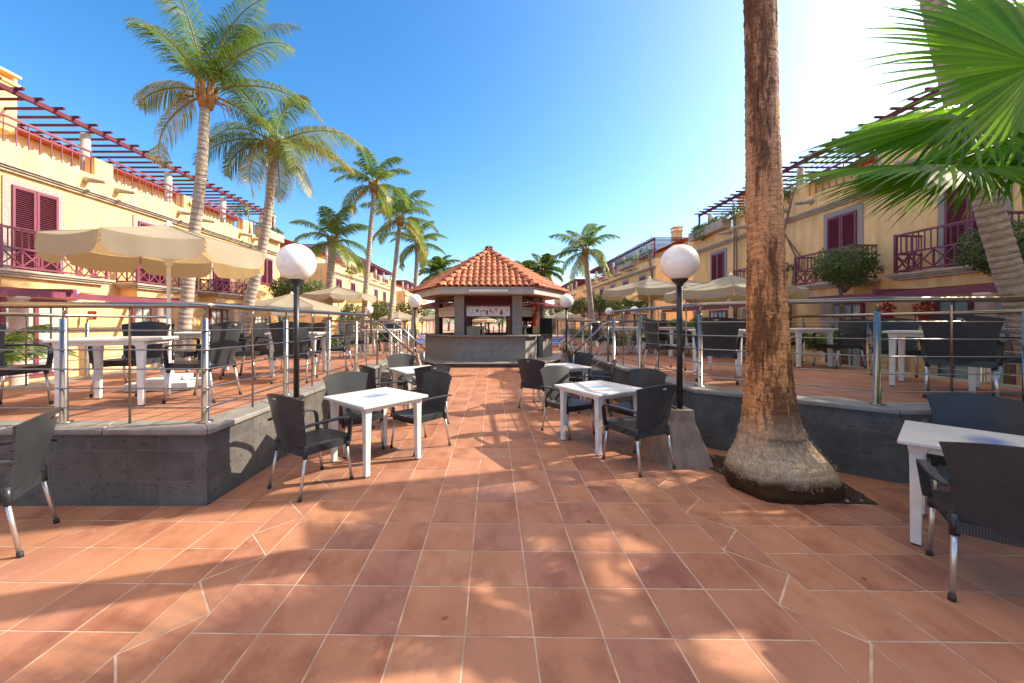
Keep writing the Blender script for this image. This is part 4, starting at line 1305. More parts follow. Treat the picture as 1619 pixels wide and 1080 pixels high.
def building(label, s, XF, y0, y1, doors, wins, ground, hw, piers, detail=True, rail_gap=.13):
    t = thing("terraced_house", label, "building")
    def X(d): return s * (XF - d)
    mb = MB(); mb.box(X(0), X(-7.5), y0, y1, -.02, 5.5); mb.build("wall", M_WALL, t)
    # parapet with openings between piers
    mb = MB(); mb.box(X(0.0), X(-.28), y0, y1, 5.502, 6.08)
    for a, b in piers: mb.box(X(0.002), X(-.30), a, b, 6.081, 6.62)
    mb.box(X(-.28), X(-7.5), y0, y0 + .25, 5.502, 6.078); mb.box(X(-.28), X(-7.5), y1 - .25, y1, 5.502, 6.078)
    mb.build("parapet", M_WALL, t)
    mb = MB(); mb.box(X(.09), X(-.02), y0 - .05, y1 + .05, 5.36, 5.42); mb.box(X(.14), X(-.02), y0 - .1, y1 + .1, 5.422, 5.47); mb.box(X(.19), X(-.02), y0 - .14, y1 + .14, 5.472, 5.53)
    mb.build("cornice", M_CORN, t)
    # setback storey and roof
    bx0, bx1 = X(-2.4), X(-7.4)
    mb = MB(); mb.box(bx0, bx1, y0 + .3, y1 - .3, 5.51, 7.35); mb.build("upper_wall", M_CREAM, t)
    mb = MB()
    e = X(-2.0); r_ = X(-5.0); e2 = X(-8.0); za, zb = 7.36, 8.30
    ys = (y0 + .1, y1 - .1)
    vs = [(e, ys[0], za), (e, ys[1], za), (r_, ys[1], zb), (r_, ys[0], zb), (e2, ys[0], za), (e2, ys[1], za)]
    mb.add(vs, [(0, 1, 2, 3), (3, 2, 5, 4), (0, 3, 4), (1, 5, 2), (0, 4, 5, 1)])
    if detail:
        sl_ = Vector((r_ - e, 0, zb - za)); nrm = Vector((-(zb - za) * (1 if s < 0 else 1), 0, 0))
        y = ys[0] + .1
        while y < ys[1]:
            mb.tube([(e - s * .05, y, za + .02), (r_, y, zb + .02)], .075, 6, cap=False); y += .24
    mb.build("roof", M_ROOF2, t)
    # windows
    for y in doors:
        put_window(t, s, XF, y, 2.86, 2.2); put_balcony(t, s, XF, y, hw)
    for y in wins: put_window(t, s, XF, y, 3.62, 1.42)
    for y in ground: put_french(t, s, XF, y)
    # roof railing
    edges = [y0 + .1] + [v for p in piers for v in p] + [y1 - .1]
    for q in range(0, len(edges), 2):
        a, b = edges[q], edges[q + 1]
        if b - a < .4: continue
        mb = MB(); x = X(-.12)
        mb.beam((x, a, 6.80), (x, b, 6.80), .07, .05); mb.beam((x, a, 6.60), (x, b, 6.60), .06, .045)
        nb = int((b - a) / (.24 if detail else .4))
        for k in range(nb + 1):
            y = a + (b - a) * k / max(1, nb); mb.beam((x, y, 6.08), (x, y, 6.8 if k % 2 else 6.6), .022, .022, up=(1, 0, 0))
        mb.build("roof_railing", M_MAROON, t)
    # roof pergola
    mb = MB()
    mb.beam((X(-.12), y0 + .4, 7.50), (X(-.12), y1 - .4, 7.50), .09, .12)
    mb.beam((X(-2.3), y0 + .4, 7.46), (X(-2.3), y1 - .4, 7.46), .09, .12)
    y = y0 + .5
    while y < y1 - .4:
        e_ = R.uniform(-.03, .03)
        mb.box(X(.12 + e_), X(-2.6), y, y + .055, 7.562, 7.62); y += .44
    pg = mb.build("roof_pergola", M_PERG, t)
    y = y0 + 1.1; 
    ycol = y1 - .9
    while ycol > y0 + .3:
        mb = MB(); mb.lathe([(.12, 5.6), (.12, 7.43), (0, 7.43)], 14, (X(-.45), ycol, 0)); mb.build("roof_pergola_column", M_GREYCOL, t)
        ycol -= 2.95
    for yy in (y0 + .45, y1 - .45):
        mb = MB(); mb.box(X(-.08), X(-.16), yy - .04, yy + .04, 6.0, 7.44); mb.build("roof_pergola_post", M_MAROON, t)
    # rain spouts
    if detail:
        for a, b in piers:
            for yy in (a - .25, b + .12):
                mb = MB(); mb.tube([(X(-.05), yy, 5.86), (X(.1), yy, 5.85), (X(.62), yy, 5.78)], [.10, .085, .06], 12); mb.build("rain_spout", M_CORN, t)
    # lower pergola
    mb = MB()
    xb = X(1.8)
    mb.beam((xb, y0 + .2, 2.22), (xb, y1 - .2, 2.22), .10, .15); mb.beam((X(1.3), y0 + .2, 2.24), (X(1.3), y1 - .2, 2.24), .08, .11)
    y = y0 + .4
    while y < y1 - .2:
        mb.beam((X(.0), y, 2.35), (X(1.98), y, 2.33), .09, .10); y += 3.4
    mb.build("pergola", M_MAROON, t)
    yc = (doors + wins + [y0 + 2])[0] - 1.7
    while yc > y0 + 3.4: yc -= 3.4
    while yc < y1:
        if yc > y0 + .2:
            mb = MB(); mb.lathe([(.17, 0), (.17, .08), (.14, .1), (.14, 2.06), (.17, 2.08), (.17, 2.14), (0, 2.14)], 16, (X(1.75), yc, 0)); mb.build("pergola_column", M_PINKCOL, t)
        yc += 3.4
    return t
building("nearest sunlit yellow house with maroon shutters and three balconies, on the left", -1, 12.2, -1.5, 21.3, [3.1, 6.5, 9.9, 13.26, 16.7], [20.0], [3.1, 6.5, 9.9, 13.26, 16.7, 19.6], 1.2, [(2.0, 2.6), (5.0, 5.7), (8.3, 8.6), (11.4, 11.95), (14.7, 15.4), (18.2, 18.9)])
building("nearest shaded yellow house with purple-maroon shutters, on the right behind the fan palm", 1, 11.3, -1.5, 21.0, [2.1, 5.5, 8.75, 12.0, 15.3], [18.6], [5.5, 8.75, 12.0, 15.3, 18.6], 1.05, [(3.5, 4.1), (6.8, 7.5), (10.1, 10.8), (13.4, 14.1), (16.8, 17.5)])
building("second yellow house of the sunlit row, partly behind the leaning coconut palms", -1, 12.2, 28.0, 47.0, [38.8, 41.8], [29.4, 32.4, 35.5, 45.0], [30, 34, 38.8, 42], 1.1, [(31, 31.7), (34.2, 34.9), (37.2, 37.9), (40.3, 41), (43.6, 44.3)], detail=True)
building("second yellow house of the shaded row, with small purple shutters above a row of bushes", 1, 11.3, 25.8, 46.0, [35.0, 38.5], [28.0, 31.6, 42.0], [28, 32, 36, 40], 1.1, [(29.5, 30.2), (33, 33.7), (36.7, 37.4), (40.5, 41.2)], detail=True)
building("farthest yellow house of the sunlit row, left of the bar roof", -1, 12.2, 52.0, 68.0, [57.0], [54.0, 60, 63.5], [], 1.1, [(56, 56.7), (62, 62.7)], detail=False)
building("farthest yellow house of the shaded row, beyond the right-hand coconut palm", 1, 11.3, 50.5, 68.0, [57.0], [53.0, 60, 63.5], [], 1.1, [(56, 56.7), (62, 62.7)], detail=False)
def chimney(label, x, y, z0, z1, w=.3):
    t = thing("chimney", label, "chimney", (x, y, 0))
    mb = MB(); mb.box(-w, w, -w, w, z0, z1); mb.build("shaft", M_WALL, t, bevel=.01)
    mb = MB(); mb.box(-w - .05, w + .05, -w - .05, w + .05, z1 + .001, z1 + .08)
    for a in (-1, 1):
        for b in (-1, 1): mb.box(a * w - .07 * (a > 0), a * w + .07 * (a < 0), b * w - .07 * (b > 0), b * w + .07 * (b < 0), z1 + .081, z1 + .26)
    mb.box(-w - .06, w + .06, -w - .06, w + .06, z1 + .261, z1 + .33); mb.build("cap", M_WALL, t)
for l, x, y, z0, z1 in (("cream chimney at the top left corner of the picture", -14.0, 10.45, 7, 8.35), ("yellow chimney at the far end of the nearest sunlit house", -13.3, 21.9, 5.4, 7.6), ("yellow chimney on the shaded row, rightmost of the two", 13.6, 19.9, 6, 8.1), ("yellow chimney on the shaded row, nearer the coconut palm", 13.6, 27.5, 6, 8.3)):
    chimney(l, x, y, z0, z1, .28)
# wall lamps, signs, pots on the ground floors
def wall_lamp(label, x, y, z):
    t = thing("wall_lamp", label, "lamp", (x, y, z))
    mb = MB(); mb.lathe([(0, -.11), (.1, -.09), (.16, -.03), (.17, .0), (0.0, .0)], 20); mb.build("shade", M_GLOBE, t)
    mb = MB(); mb.lathe([(.04, 0.001), (.04, .3), (0, .3)], 10); mb.build("stem", M_WHITE, t)
wall_lamp("white bowl lamp hanging under the maroon pergola at the far left", -10.9, 9.75, 2.12)
wall_lamp("white bowl lamp hanging under the purple pergola at the right", 10.3, 7.55, 2.14)
def fire_sign(label, x, y, z, s, w=.26):
    t = thing("fire_sign", label, "sign", (x, y, z), 0)
    mb = MB(); mb.box(-w / 2, w / 2, -.012, 0, 0, w); p = mb.build("plate", M_RED, t)
    mb = MB(); mb.add([(-w * .2, -.014, w * .15), (w * .2, -.014, w * .15), (w * .22, -.014, w * .45), (w * .05, -.014, w * .85), (-.02, -.014, w * .55), (-w * .2, -.014, w * .6)], [(0, 1, 2, 3, 4, 5)]); mb.build("flame_symbol", M_WHITE, p)
fire_sign("red fire sign above the railing at the far left", -11.9, 11.05, 1.65, -1)
fire_sign("red fire sign behind the railing, left of the big parasol's pole", -11.6, 11.9 + 1.0, 1.72, -1, .2)
t = thing("block_sign", "small green sign with the number 5 behind the left railing", "sign", (-9.9, 17.5, 0))
mb = MB(); mb.box(-.2, .2, 0, .04, 1.45, 1.95); pl = mb.build("plate", simple("green_sign", (.03, .22, .15), .5, bmp=0), t)
mb = MB(); mb.box(-.02, .02, .04, .07, 0, 1.95); mb.build("sign_post", M_ALU, t)
cu = bpy.data.curves.new("numeral", 'FONT'); cu.body = "5"; cu.size = .42; cu.extrude = .004; cu.align_x = 'CENTER'
tmp = bpy.data.objects.new("numeral", cu); COL.objects.link(tmp)
me = bpy.data.meshes.new_from_object(tmp.evaluated_get(bpy.context.evaluated_depsgraph_get())); bpy.data.objects.remove(tmp)
me.materials.clear(); me.materials.append(M_WHITE)
o = bpy.data.objects.new("numeral", me); COL.objects.link(o); o.parent = pl; o.location = (0, -.006, 1.56); o.rotation_euler = (radians(90), 0, 0)

# ------------------------------------------------------------------ palms
def frond_mesh(mb, az, el, L, rng, base, old=0.0, n=44, droop=1.5, lw=0.030, ll=0.62, twist=0.0):
    d_h = Vector((cos(az), sin(az), 0)); side = Vector((-sin(az), cos(az), 0))
    P = Vector(base); pts = []; ts = []
    cur = el; steps = n
    bendside = rng.uniform(-.25, .25)
    for k in range(steps + 1):
        t = k / steps
        a = el - droop * (t ** 1.35)
        dirv = (d_h * cos(a) + Vector((0, 0, 1)) * sin(a) + side * bendside * t).normalized()
        pts.append(P.copy()); ts.append(dirv)
        P = P + dirv * (L / steps)
    rp = pts[::4] + ([pts[-1]] if (steps % 4) else [])
    yel = 0.9 if old > .5 else 0.75
    mb.tube(rp, [max(.004, .026 * (1 - i / len(rp)) + .003) for i in range(len(rp))], 5, cap=False, tint=yel)
    wind = Vector((0.18, 0.0, 0))
    for k in range(max(3, int(steps * .13)), steps + 1):
        t = k / steps
        tv = ts[k]
        s0 = tv.cross(Vector((0, 0, 1)))
        if s0.length < .05: s0 = side.copy()
        s0.normalize(); up = s0.cross(tv).normalized()
        ln = ll * (0.35 + 0.65 * sin(pi * min(1, 0.12 + t * 0.95)) ** 0.7) * rng.uniform(.85, 1.1)
        if t > .93: ln *= .7
        for sg in (-1, 1):
            for rep in range(2):
                off = rep * .5 / steps * L
                p0 = pts[k] - tv * off
                fwd = .45 + .5 * t + rng.uniform(-.1, .1)
                hang = rng.uniform(.10, .5) + old * .7
                d1 = (s0 * sg * 1.0 + tv * fwd + up * (.25 - hang * .35)).normalized()
                d2 = (s0 * sg * .55 + tv * fwd * .8 + Vector((0, 0, -1)) * (hang * 2.4 + .35) + wind * .5).normalized()
                m1 = p0 + d1 * ln * .45; m2 = m1 + (d1 * .45 + d2 * .8).normalized() * ln * .3; m3 = m2 + d2 * ln * .3
                wv = tv * lw * .5
                tt = min(1, max(0, rng.gauss(.28 + old * .6, .24)))
                if t > .85: tt = min(1, tt + .15)
                vs = [p0 - wv * .6, p0 + wv * .6, m1 + wv, m1 - wv, m2 + wv * .7, m2 - wv * .7, m3]
                mb.add(vs, [(0, 1, 2, 3), (3, 2, 4, 5), (5, 4, 6)], tint=tt)

def coconut_crown(t, top, L, seed, nf=20, spec=None, n=44, ll=.62, lw=.03):
    rng = random.Random(seed); mb = MB()
    top = Vector(top)
    for k in range(nf):
        f = k / (nf - 1)
        az = k * 2.39996 + rng.uniform(-.25, .25)
        el = radians(82 - 108 * f ** .9) + rng.uniform(-.12, .12)
        old = max(0, (f - .62) / .38) * rng.uniform(.5, 1.2)
        frond_mesh(mb, az, el, L * rng.uniform(.85, 1.08) * (0.8 + .2 * min(1, f * 3)), rng, top + Vector((cos(az), sin(az), 0)) * .06 + Vector((0, 0, .25 * (1 - f))), min(1, old), n, droop=rng.uniform(1.0, 1.6), ll=ll, lw=lw)
    for (az, el, Lf, old, dr) in (spec or []):
        frond_mesh(mb, radians(az), radians(el), Lf, rng, top + Vector((cos(radians(az)), 0, 0)) * .06 + Vector((0, 0, .1)), old, n, droop=dr, ll=ll, lw=lw)
    cr = mb.build("crown", M_FROND, t, tint=True)
    mb = MB()
    for k in range(14):
        az = k * 2.4; r = .10 + .05 * rng.random()
        mb.tube([top + Vector((cos(az) * r * .6, sin(az) * r * .6, -.28)), top + Vector((cos(az) * r * 1.3, sin(az) * r * 1.3, 0)), top + Vector((cos(az) * r * 1.7, sin(az) * r * 1.7, .25))], [.06, .05, .02], 6, tint=rng.random())
    for k in range(10):
        az = rng.random() * 6.28
        p = top + Vector((cos(az) * .2, sin(az) * .2, -.08))
        mb.tube([p, p + Vector((cos(az) * .2, sin(az) * .2, .1 - rng.random() * .2)), p + Vector((cos(az) * .32, sin(az) * .32, -.25))], [.012, .012, .006], 5, tint=.8)
    mb.build("leaf_bases", M_BASES, t)
    return cr
M_BASES = simple("brown_leaf_bases", (.34, .18, .07), .9, var=.5, scale=14, bmp=.6, bscale=40, dist=.01)

def palm_trunk(t, pts, r0, r1, seed=1, ring=.11, flare=1.25, n=18):
    rng = random.Random(seed)
    pts = [Vector(p) for p in pts]
    # catmull-rom resample
    P = [pts[0] * 2 - pts[1]] + pts + [pts[-1] * 2 - pts[-2]]
    fine = []
    for i in range(1, len(P) - 2):
        for k in range(40):
            u = k / 40
            a, b, c, d = P[i - 1], P[i], P[i + 1], P[i + 2]
            fine.append(0.5 * ((2 * b) + (-a + c) * u + (2 * a - 5 * b + 4 * c - d) * u * u + (-a + 3 * b - 3 * c + d) * u ** 3))
    fine.append(P[-2])
    L = sum((fine[i + 1] - fine[i]).length for i in range(len(fine) - 1))
    path = []; rad = []; tn = []
    s = 0; i = 0; acc = 0
    stops = []
    y = 0
    while y < L:
        stops.append((y, 0)); stops.append((y + .012, 1)); stops.append((y + ring * .55, 2)); 
        y += ring * rng.uniform(.75, 1.25)
    cum = [0]
    for q in range(len(fine) - 1): cum.append(cum[-1] + (fine[q + 1] - fine[q]).length)
    j = 0
    for (sv, kd) in stops:
        if sv > L: break
        while j < len(cum) - 2 and cum[j + 1] < sv: j += 1
        f = (sv - cum[j]) / max(1e-6, cum[j + 1] - cum[j])
        p = fine[j].lerp(fine[j + 1], f)
        u = sv / L
        r = r0 + (r1 - r0) * u ** .8
        r *= 1 + (flare - 1) * math.exp(-sv / .35)
        r *= (.955, 1.03, 1.0)[kd] + rng.uniform(-.01, .01)
        path.append(p); rad.append(r); tn.append((.95, .25, .0)[kd])
    mb = MB()
    tint = []
    for q in range(len(path) - 1):
        tint += [min(1, max(0, tn[q] + rng.uniform(-.15, .25))) for _ in range(n)]
    mb.tube(path, rad, n, tint=tint)
    mb.build("trunk", M_TRUNK, t, tint=True)

def coconut(label, base, top, r0, r1, L, seed, mids=(), nf=20, n=44, ll=.62, lw=.03, spec=None, group="coconut palms"):
    t = thing("coconut_palm", label, "palm tree", (0, 0, 0), 0, group)
    palm_trunk(t, [base] + list(mids) + [top], r0, r1, seed)
    coconut_crown(t, top, L, seed, nf, spec, n, ll, lw)
    return t
coconut("tallest coconut palm on the left, its trunk rising behind the big parasol", (-7.15, 8.5, 0), (-6.56, 8.5, 6.75), .150, .095, 2.3, 11, [(-6.95, 8.5, 2.5), (-6.68, 8.5, 4.8)], nf=5, n=50, ll=.68, lw=.020,
        spec=[(172, 62, 3.3, 0, .9), (150, 78, 3.3, 0, .8), (30, 74, 3.2, 0, .9), (250, 82, 3.0, 0, .7), (8, 20, 2.7, .3, 1.3), (-10, 50, 2.6, .1, 1.5), (200, 5, 1.4, .8, 1.2), (60, 80, 2.4, 0, .8), (-30, 70, 2.5, 0, 1.2)])
coconut("coconut palm leaning right behind the left lamp globe, with browning fronds", (-6.85, 9.9, 0), (-5.82, 9.9, 6.25), .160, .095, 2.1, 23, [(-6.6, 9.9, 1.6), (-6.05, 9.9, 4.0)], nf=8, n=50, ll=.70, lw=.022,
        spec=[(0, 25, 2.6, .8, 1.3), (10, 5, 2.2, 1.0, 1.0), (190, -5, 1.6, .3, 1.5), (-20, -40, 1.9, .8, .6), (170, 40, 2.2, .1, 1.5)])
coconut("short coconut palm with yellow hanging fronds beside the second sunlit house", (-7.4, 16.4, 0), (-7.05, 16.4, 5.1), .2, .15, 2.1, 31, nf=14, n=32, ll=.62, lw=.04)
coconut("slender coconut palm just right of the short yellow-fronded palm", (-5.75, 16.2, 0), (-5.15, 16.2, 7.5), .14, .085, 2.0, 37, [(-5.45, 16.2, 4)], nf=13, n=32, ll=.58, lw=.04)
coconut("slender coconut palm leaning right, nearer of the pair left of the bar", (-5.7, 20.0, 0), (-5.0, 20.0, 7.05), .16, .10, 2.4, 41, [(-5.35, 20, 3.5)], nf=14, n=32, ll=.7, lw=.045)
coconut("small distant coconut palm standing just left of the bar roof", (-5.3, 24.5, 0), (-4.95, 24.5, 6.7), .17, .12, 2.3, 43, nf=13, n=28, ll=.68, lw=.055)
coconut("coconut palm right of the bar in front of the shaded houses", (6.0, 22, 0), (5.48, 22, 5.75), .21, .13, 2.4, 47, [(5.75, 22, 3)], nf=15, n=34, ll=.7, lw=.045)
coconut("palm whose crown shows above the bar roof on its left side", (-4.9, 33, 0), (-4.9, 33, 5.9), .2, .15, 2.5, 53, nf=20, n=26, ll=.75, lw=.09)
coconut("palm crown showing above the bar roof on its right side, nearer the middle", (4.1, 30, 0), (4.1, 30, 5.7), .2, .15, 2.1, 59, nf=18, n=26, ll=.7, lw=.09)
coconut("palm crown showing just left of the one over the bar roof's right side", (3.2, 36, 0), (3.2, 36, 6.2), .2, .15, 2.0, 61, nf=17, n=26, ll=.7, lw=.09)
coconut("leaning grey coconut palm trunk behind the green fan leaves at the right edge", (8.75, 5.8, 0), (5.9, 5.8, 11.5), .175, .11, 2.9, 67, [(8.28, 5.8, 1.6), (7.75, 5.8, 3.3), (6.95, 5.8, 6.2)], nf=18, n=36, ll=.7, lw=.04)

# ---- the big fibrous palm by the walkway
def fan_leaf_mesh(Rl=1.25, nf=52, seed=1, spread=125, fuse=.56):
    rng = random.Random(seed); mb = MB()
    for i in range(nf):
        a = radians(-spread + 2 * spread * i / (nf - 1))
        da = radians(spread / (nf - 1)) * 1.0
        Lr = Rl * (1 - .22 * (abs(a) / radians(spread)) ** 2) * rng.uniform(.92, 1.05)
        ns = 9
        vs = []; fs = []
        dtip = rng.uniform(.05, .35) if rng.random() < .75 else rng.uniform(.4, .8)
        sw = rng.uniform(-.06, .06)
        for k in range(ns + 1):
            t = k / ns
            r = .03 + Lr * t
            if t <= fuse: hw = r * math.tan(da)
            else:
                hw = (.03 + Lr * fuse) * math.tan(da) * (1 - ((t - fuse) / (1 - fuse)) ** 1.1) * .92 
            cone = -.10 * r * r * 1.0
            z = cone - (dtip * max(0, t - fuse) ** 2 * Lr)
            aa = a + sw * max(0, t - fuse)
            d = Vector((cos(aa), sin(aa), 0)); s_ = Vector((-sin(aa), cos(aa), 0))
            fold = hw * .95
            vs += [d * r + s_ * hw + Vector((0, 0, z - fold * .5)), d * r + Vector((0, 0, z + fold * .5)), d * r - s_ * hw + Vector((0, 0, z - fold * .5))]
        for k in range(ns):
            b = k * 3
            fs += [(b, b + 1, b + 4, b + 3), (b + 1, b + 2, b + 5, b + 4)]
        tt = min(1, max(0, rng.gauss(.5, .28)))
        tl = []
        for k in range(ns):
            e = .35 if (k >= ns - 1 and rng.random() < .5) else 0
            tl += [min(1, tt + e)] * 2
        mb.add(vs, fs, tint=tl)
        if rng.random() < .35:   # curly fibre thread
            d = Vector((cos(a), sin(a), 0))
            p = d * Lr * fuse
            mb.tube([p, p + d * .12 + Vector((.02, .03, -.12)), p + d * .16 + Vector((rng.uniform(-.06, .06), rng.uniform(-.06, .06), -.28)), p + d * .15 + Vector((rng.uniform(-.1, .1), 0, -.42))], .0014, 3, cap=False, tint=.95)
    return mb
FANS = [fan_leaf_mesh(1.27, 64, s_).build("fan_leaf", M_FAN, None, tint=True) for s_ in (1, 2, 3)]
for o in FANS: COL.objects.unlink(o)
def fan_leaf(t, hub, axis, normal, crown, scale=1.0, which=0):
    a = Vector(axis).normalized(); n = Vector(normal); n = (n - a * n.dot(a)).normalized(); b = n.cross(a)
    o = bpy.data.objects.new("fan_leaf", FANS[which % 3].data); COL.objects.link(o); o.parent = t
    M = Matrix(((a.x, b.x, n.x, hub[0]), (a.y, b.y, n.y, hub[1]), (a.z, b.z, n.z, hub[2]), (0, 0, 0, 1)))
    o.matrix_local = M @ Matrix.Scale(scale, 4)
    mb = MB(); h = Vector(hub); c = Vector(crown); m = (h + c) / 2 + Vector((0, 0, .12))
    mb.tube([c, m, h, h + a * .12 * scale], [.022, .016, .012, .004], 6); mb.build("petiole", M_PETIOLE, t)
M_PETIOLE = simple("petiole", (.22, .17, .05), .5, var=.3, scale=8, bmp=.1)
t = thing("fan_palm", "large green fan palm leaves reaching in from the upper right corner", "palm tree")
CC = (6.1, 3.5, 3.55)
palm_trunk(t, [(6.35, 3.1, 0), (6.25, 3.3, 1.8), CC], .26, .2, 5, ring=.06)
for hub, ax, nm, sc, w in (
    ((4.62, 3.15, 3.74), (-1, -.05, .10), (.12, -1, .25), 1.04, 0),
    ((4.50, 3.55, 3.50), (-1, .1, -.22), (.0, -.55, 1), 1.0, 2),
    ((4.17, 3.40, 3.00), (-1, .0, .02), (-.05, -.42, 1), 1.0, 1),
    ((4.65, 3.60, 3.10), (-.95, .1, -.16), (-.12, -.42, 1), .92, 2),
    ((5.15, 3.35, 3.25), (-.75, -.3, -.35), (-.3, -.35, 1), .95, 0),
    ((5.1, 3.6, 3.3), (-.8, .4, -.3), (-.2, -.4, .9), .95, 1),
    ((5.5, 2.7, 3.2), (-.3, -.9, -.3), (0, -.4, .9), .95, 2),
    ((6.0, 2.6, 3.9), (0, -1, .2), (0, .1, 1), .95, 0),
    ((6.8, 2.9, 3.8), (.8, -.5, 0), (0, 0, 1), .95, 1),
    ((7.0, 3.7, 3.6), (1, .1, -.1), (0, 0, 1), .95, 2),
    ((6.6, 4.4, 3.9), (.4, .9, .1), (0, 0, 1), .95, 0),
    ((5.7, 4.4, 4.0), (-.4, .9, .3), (0, 0, 1), .95, 1),
    ((6.0, 3.5, 4.6), (-.1, .1, 1), (1, 0, 0), .9, 2)):
    fan_leaf(t, hub, ax, nm, CC, sc, w)

def big_palm():
    t = thing("fibrous_palm", "thick brown fibrous palm trunk with a swollen foot, right of the walkway", "palm tree", (2.73, 3.52, 0))
    prof = [(0, .455), (.05, .475), (.15, .470), (.257, .435), (.37, .355), (.50, .28), (.634, .24), (.78, .215), (.93, .199), (1.25, .178), (1.6, .165), (2.2, .153), (2.8, .146), (3.8, .135), (4.8, .126), (6, .12), (8.4, .11)]
    cx = [(0, 0), (.3, -.03), (.5, -.09), (.8, -.115), (1.6, -.13), (2.8, -.165), (4.6, -.20), (8.4, -.30)]
    def itp(tb_, z):
        for k in range(len(tb_) - 1):
            if z <= tb_[k + 1][0]:
                f = (z - tb_[k][0]) / (tb_[k + 1][0] - tb_[k][0]); return tb_[k][1] * (1 - f) + tb_[k + 1][1] * f
        return tb_[-1][1]
    n = 110; zs = []
    z = 0
    while z < 5.0: zs.append(z); z += .0155
    while z < 8.4: zs.append(z); z += .1
    mb = MB(); vs = []; fs = []
    for j, z in enumerate(zs):
        r = itp(prof, z); ox = itp(cx, z)
        for k in range(n):
            a = 2 * pi * k / n
            q = Vector((cos(a) * 1.3, sin(a) * 1.3, z * 1.2))
            lump = noise.noise(q * 1.3) * .06 * (1 if z > .5 else 1.3)
            ring = (noise.noise(Vector((cos(a) * .9, sin(a) * .9, z * 32))) * .008 + noise.noise(Vector((cos(a) * 5, sin(a) * 5, z * 60))) * .010) * (1.0 if z > .45 else .8)
            crack = -max(0, noise.noise(Vector((cos(a) * 9, sin(a) * 9, z * 4.0))) - .2) * .06
            w = r * (1 + lump) + (ring + crack) * (.5 + .5 * min(1, r / .25))
            if z < .2: w += (noise.noise(Vector((cos(a) * 2.2, sin(a) * 2.2, 5))) * .07 + noise.noise(Vector((cos(a) * 7, sin(a) * 7, z * 9))) * .035) * (1 - z / .2) ** .5
            sy = .93
            vs.append((ox + cos(a) * w, sin(a) * w * (sy if z > .5 else .80), z))
    for j in range(len(zs) - 1):
        for k in range(n):
            k2 = (k + 1) % n; fs.append((j * n + k, j * n + k2, (j + 1) * n + k2, (j + 1) * n + k))
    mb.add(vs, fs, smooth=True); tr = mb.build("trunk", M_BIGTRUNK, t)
    rng = random.Random(8); mb = MB()
    for k in range(1500):
        a = rng.uniform(0, 2 * pi); z = .12 + .42 * rng.random() ** 1.3
        if rng.random() < .2: z = rng.uniform(.4, 3.5)
        r = itp(prof, z) * rng.uniform(.99, 1.02); ox = itp(cx, z)
        sy = .80 if z <= .5 else .93
        p = Vector((ox + cos(a) * r, sin(a) * r * sy, z))
        out = Vector((cos(a), sin(a), 0)); tg = Vector((-sin(a), cos(a), 0))
        L = rng.uniform(.012, .032) if z < .55 else rng.uniform(.012, .03)
        d = (out * rng.uniform(.35, .9) + Vector((0, 0, rng.uniform(-1.0, .7))) + tg * rng.uniform(-.7, .7)).normalized()
        mb.add([p - tg * .0022, p + tg * .0022, p + d * L], [(0, 1, 2)], tint=rng.random())
    mb.build("bark_fibres", M_FIBRE, tr)
    for k in range(14):
        az = k * 2.4; e = .9 - k * .1
        d = Vector((cos(az) * cos(e), sin(az) * cos(e), sin(e)))
        c = Vector((-.30, 0, 8.4)); hub = c + d * .9
        fan_leaf(t, tuple(hub), tuple(d + Vector((0, 0, -.4))), (0, 0, 1), tuple(c), 1.0, k)
M_FIBRE = simple("dry_fibre", (.50, .38, .25), .9, var=.5, scale=60, bmp=0)
big_palm()
# soil bed of the big palm
t = thing("tree_pit", "dark soil in the angular pit round the fibrous palm's foot", "tree pit")
mb = MB(); poly = [(2.27, 4.05), (2.50, 3.22), (3.29, 3.17), (3.40, 3.66), (3.0, 4.25), (2.5, 4.35)]
rng = random.Random(4)
cxy = Vector((2.83, 3.7))
rings = []
for f in (1.0, .96, .85, .7, .5):
    ring = []
    for k in range(len(poly)):
        a = Vector(poly[k]); b = Vector(poly[(k + 1) % len(poly)])
        for q in range(14):
            p = cxy + (a.lerp(b, q / 14) - cxy) * f
            z = .0045 if f == 1.0 else (.012 + rng.uniform(0, .02))
            ring.append((p.x, p.y, z))
    rings.append(ring)
m_ = len(rings[0]); vs = [p for r in rings for p in r]; fs = []
for j in range(len(rings) - 1):
    for k in range(m_): fs.append((j * m_ + k, j * m_ + (k + 1) % m_, (j + 1) * m_ + (k + 1) % m_, (j + 1) * m_ + k))
mb.add(vs, fs, smooth=False); mb.build("soil", M_SOIL, t)
mb = MB()
for k in range(60):
    f = rng.uniform(.85, 1.0); i = rng.randrange(len(poly)); a = Vector(poly[i]).lerp(Vector(poly[(i + 1) % len(poly)]), rng.random()); p = cxy + (a - cxy) * f; r = rng.uniform(.006, .018)
    mb.lathe([(0, -r * .3), (r, 0), (r * .7, r * .7), (0, r)], 6, (p.x, p.y, .02))
mb.build("pebbles", M_CONC, t)

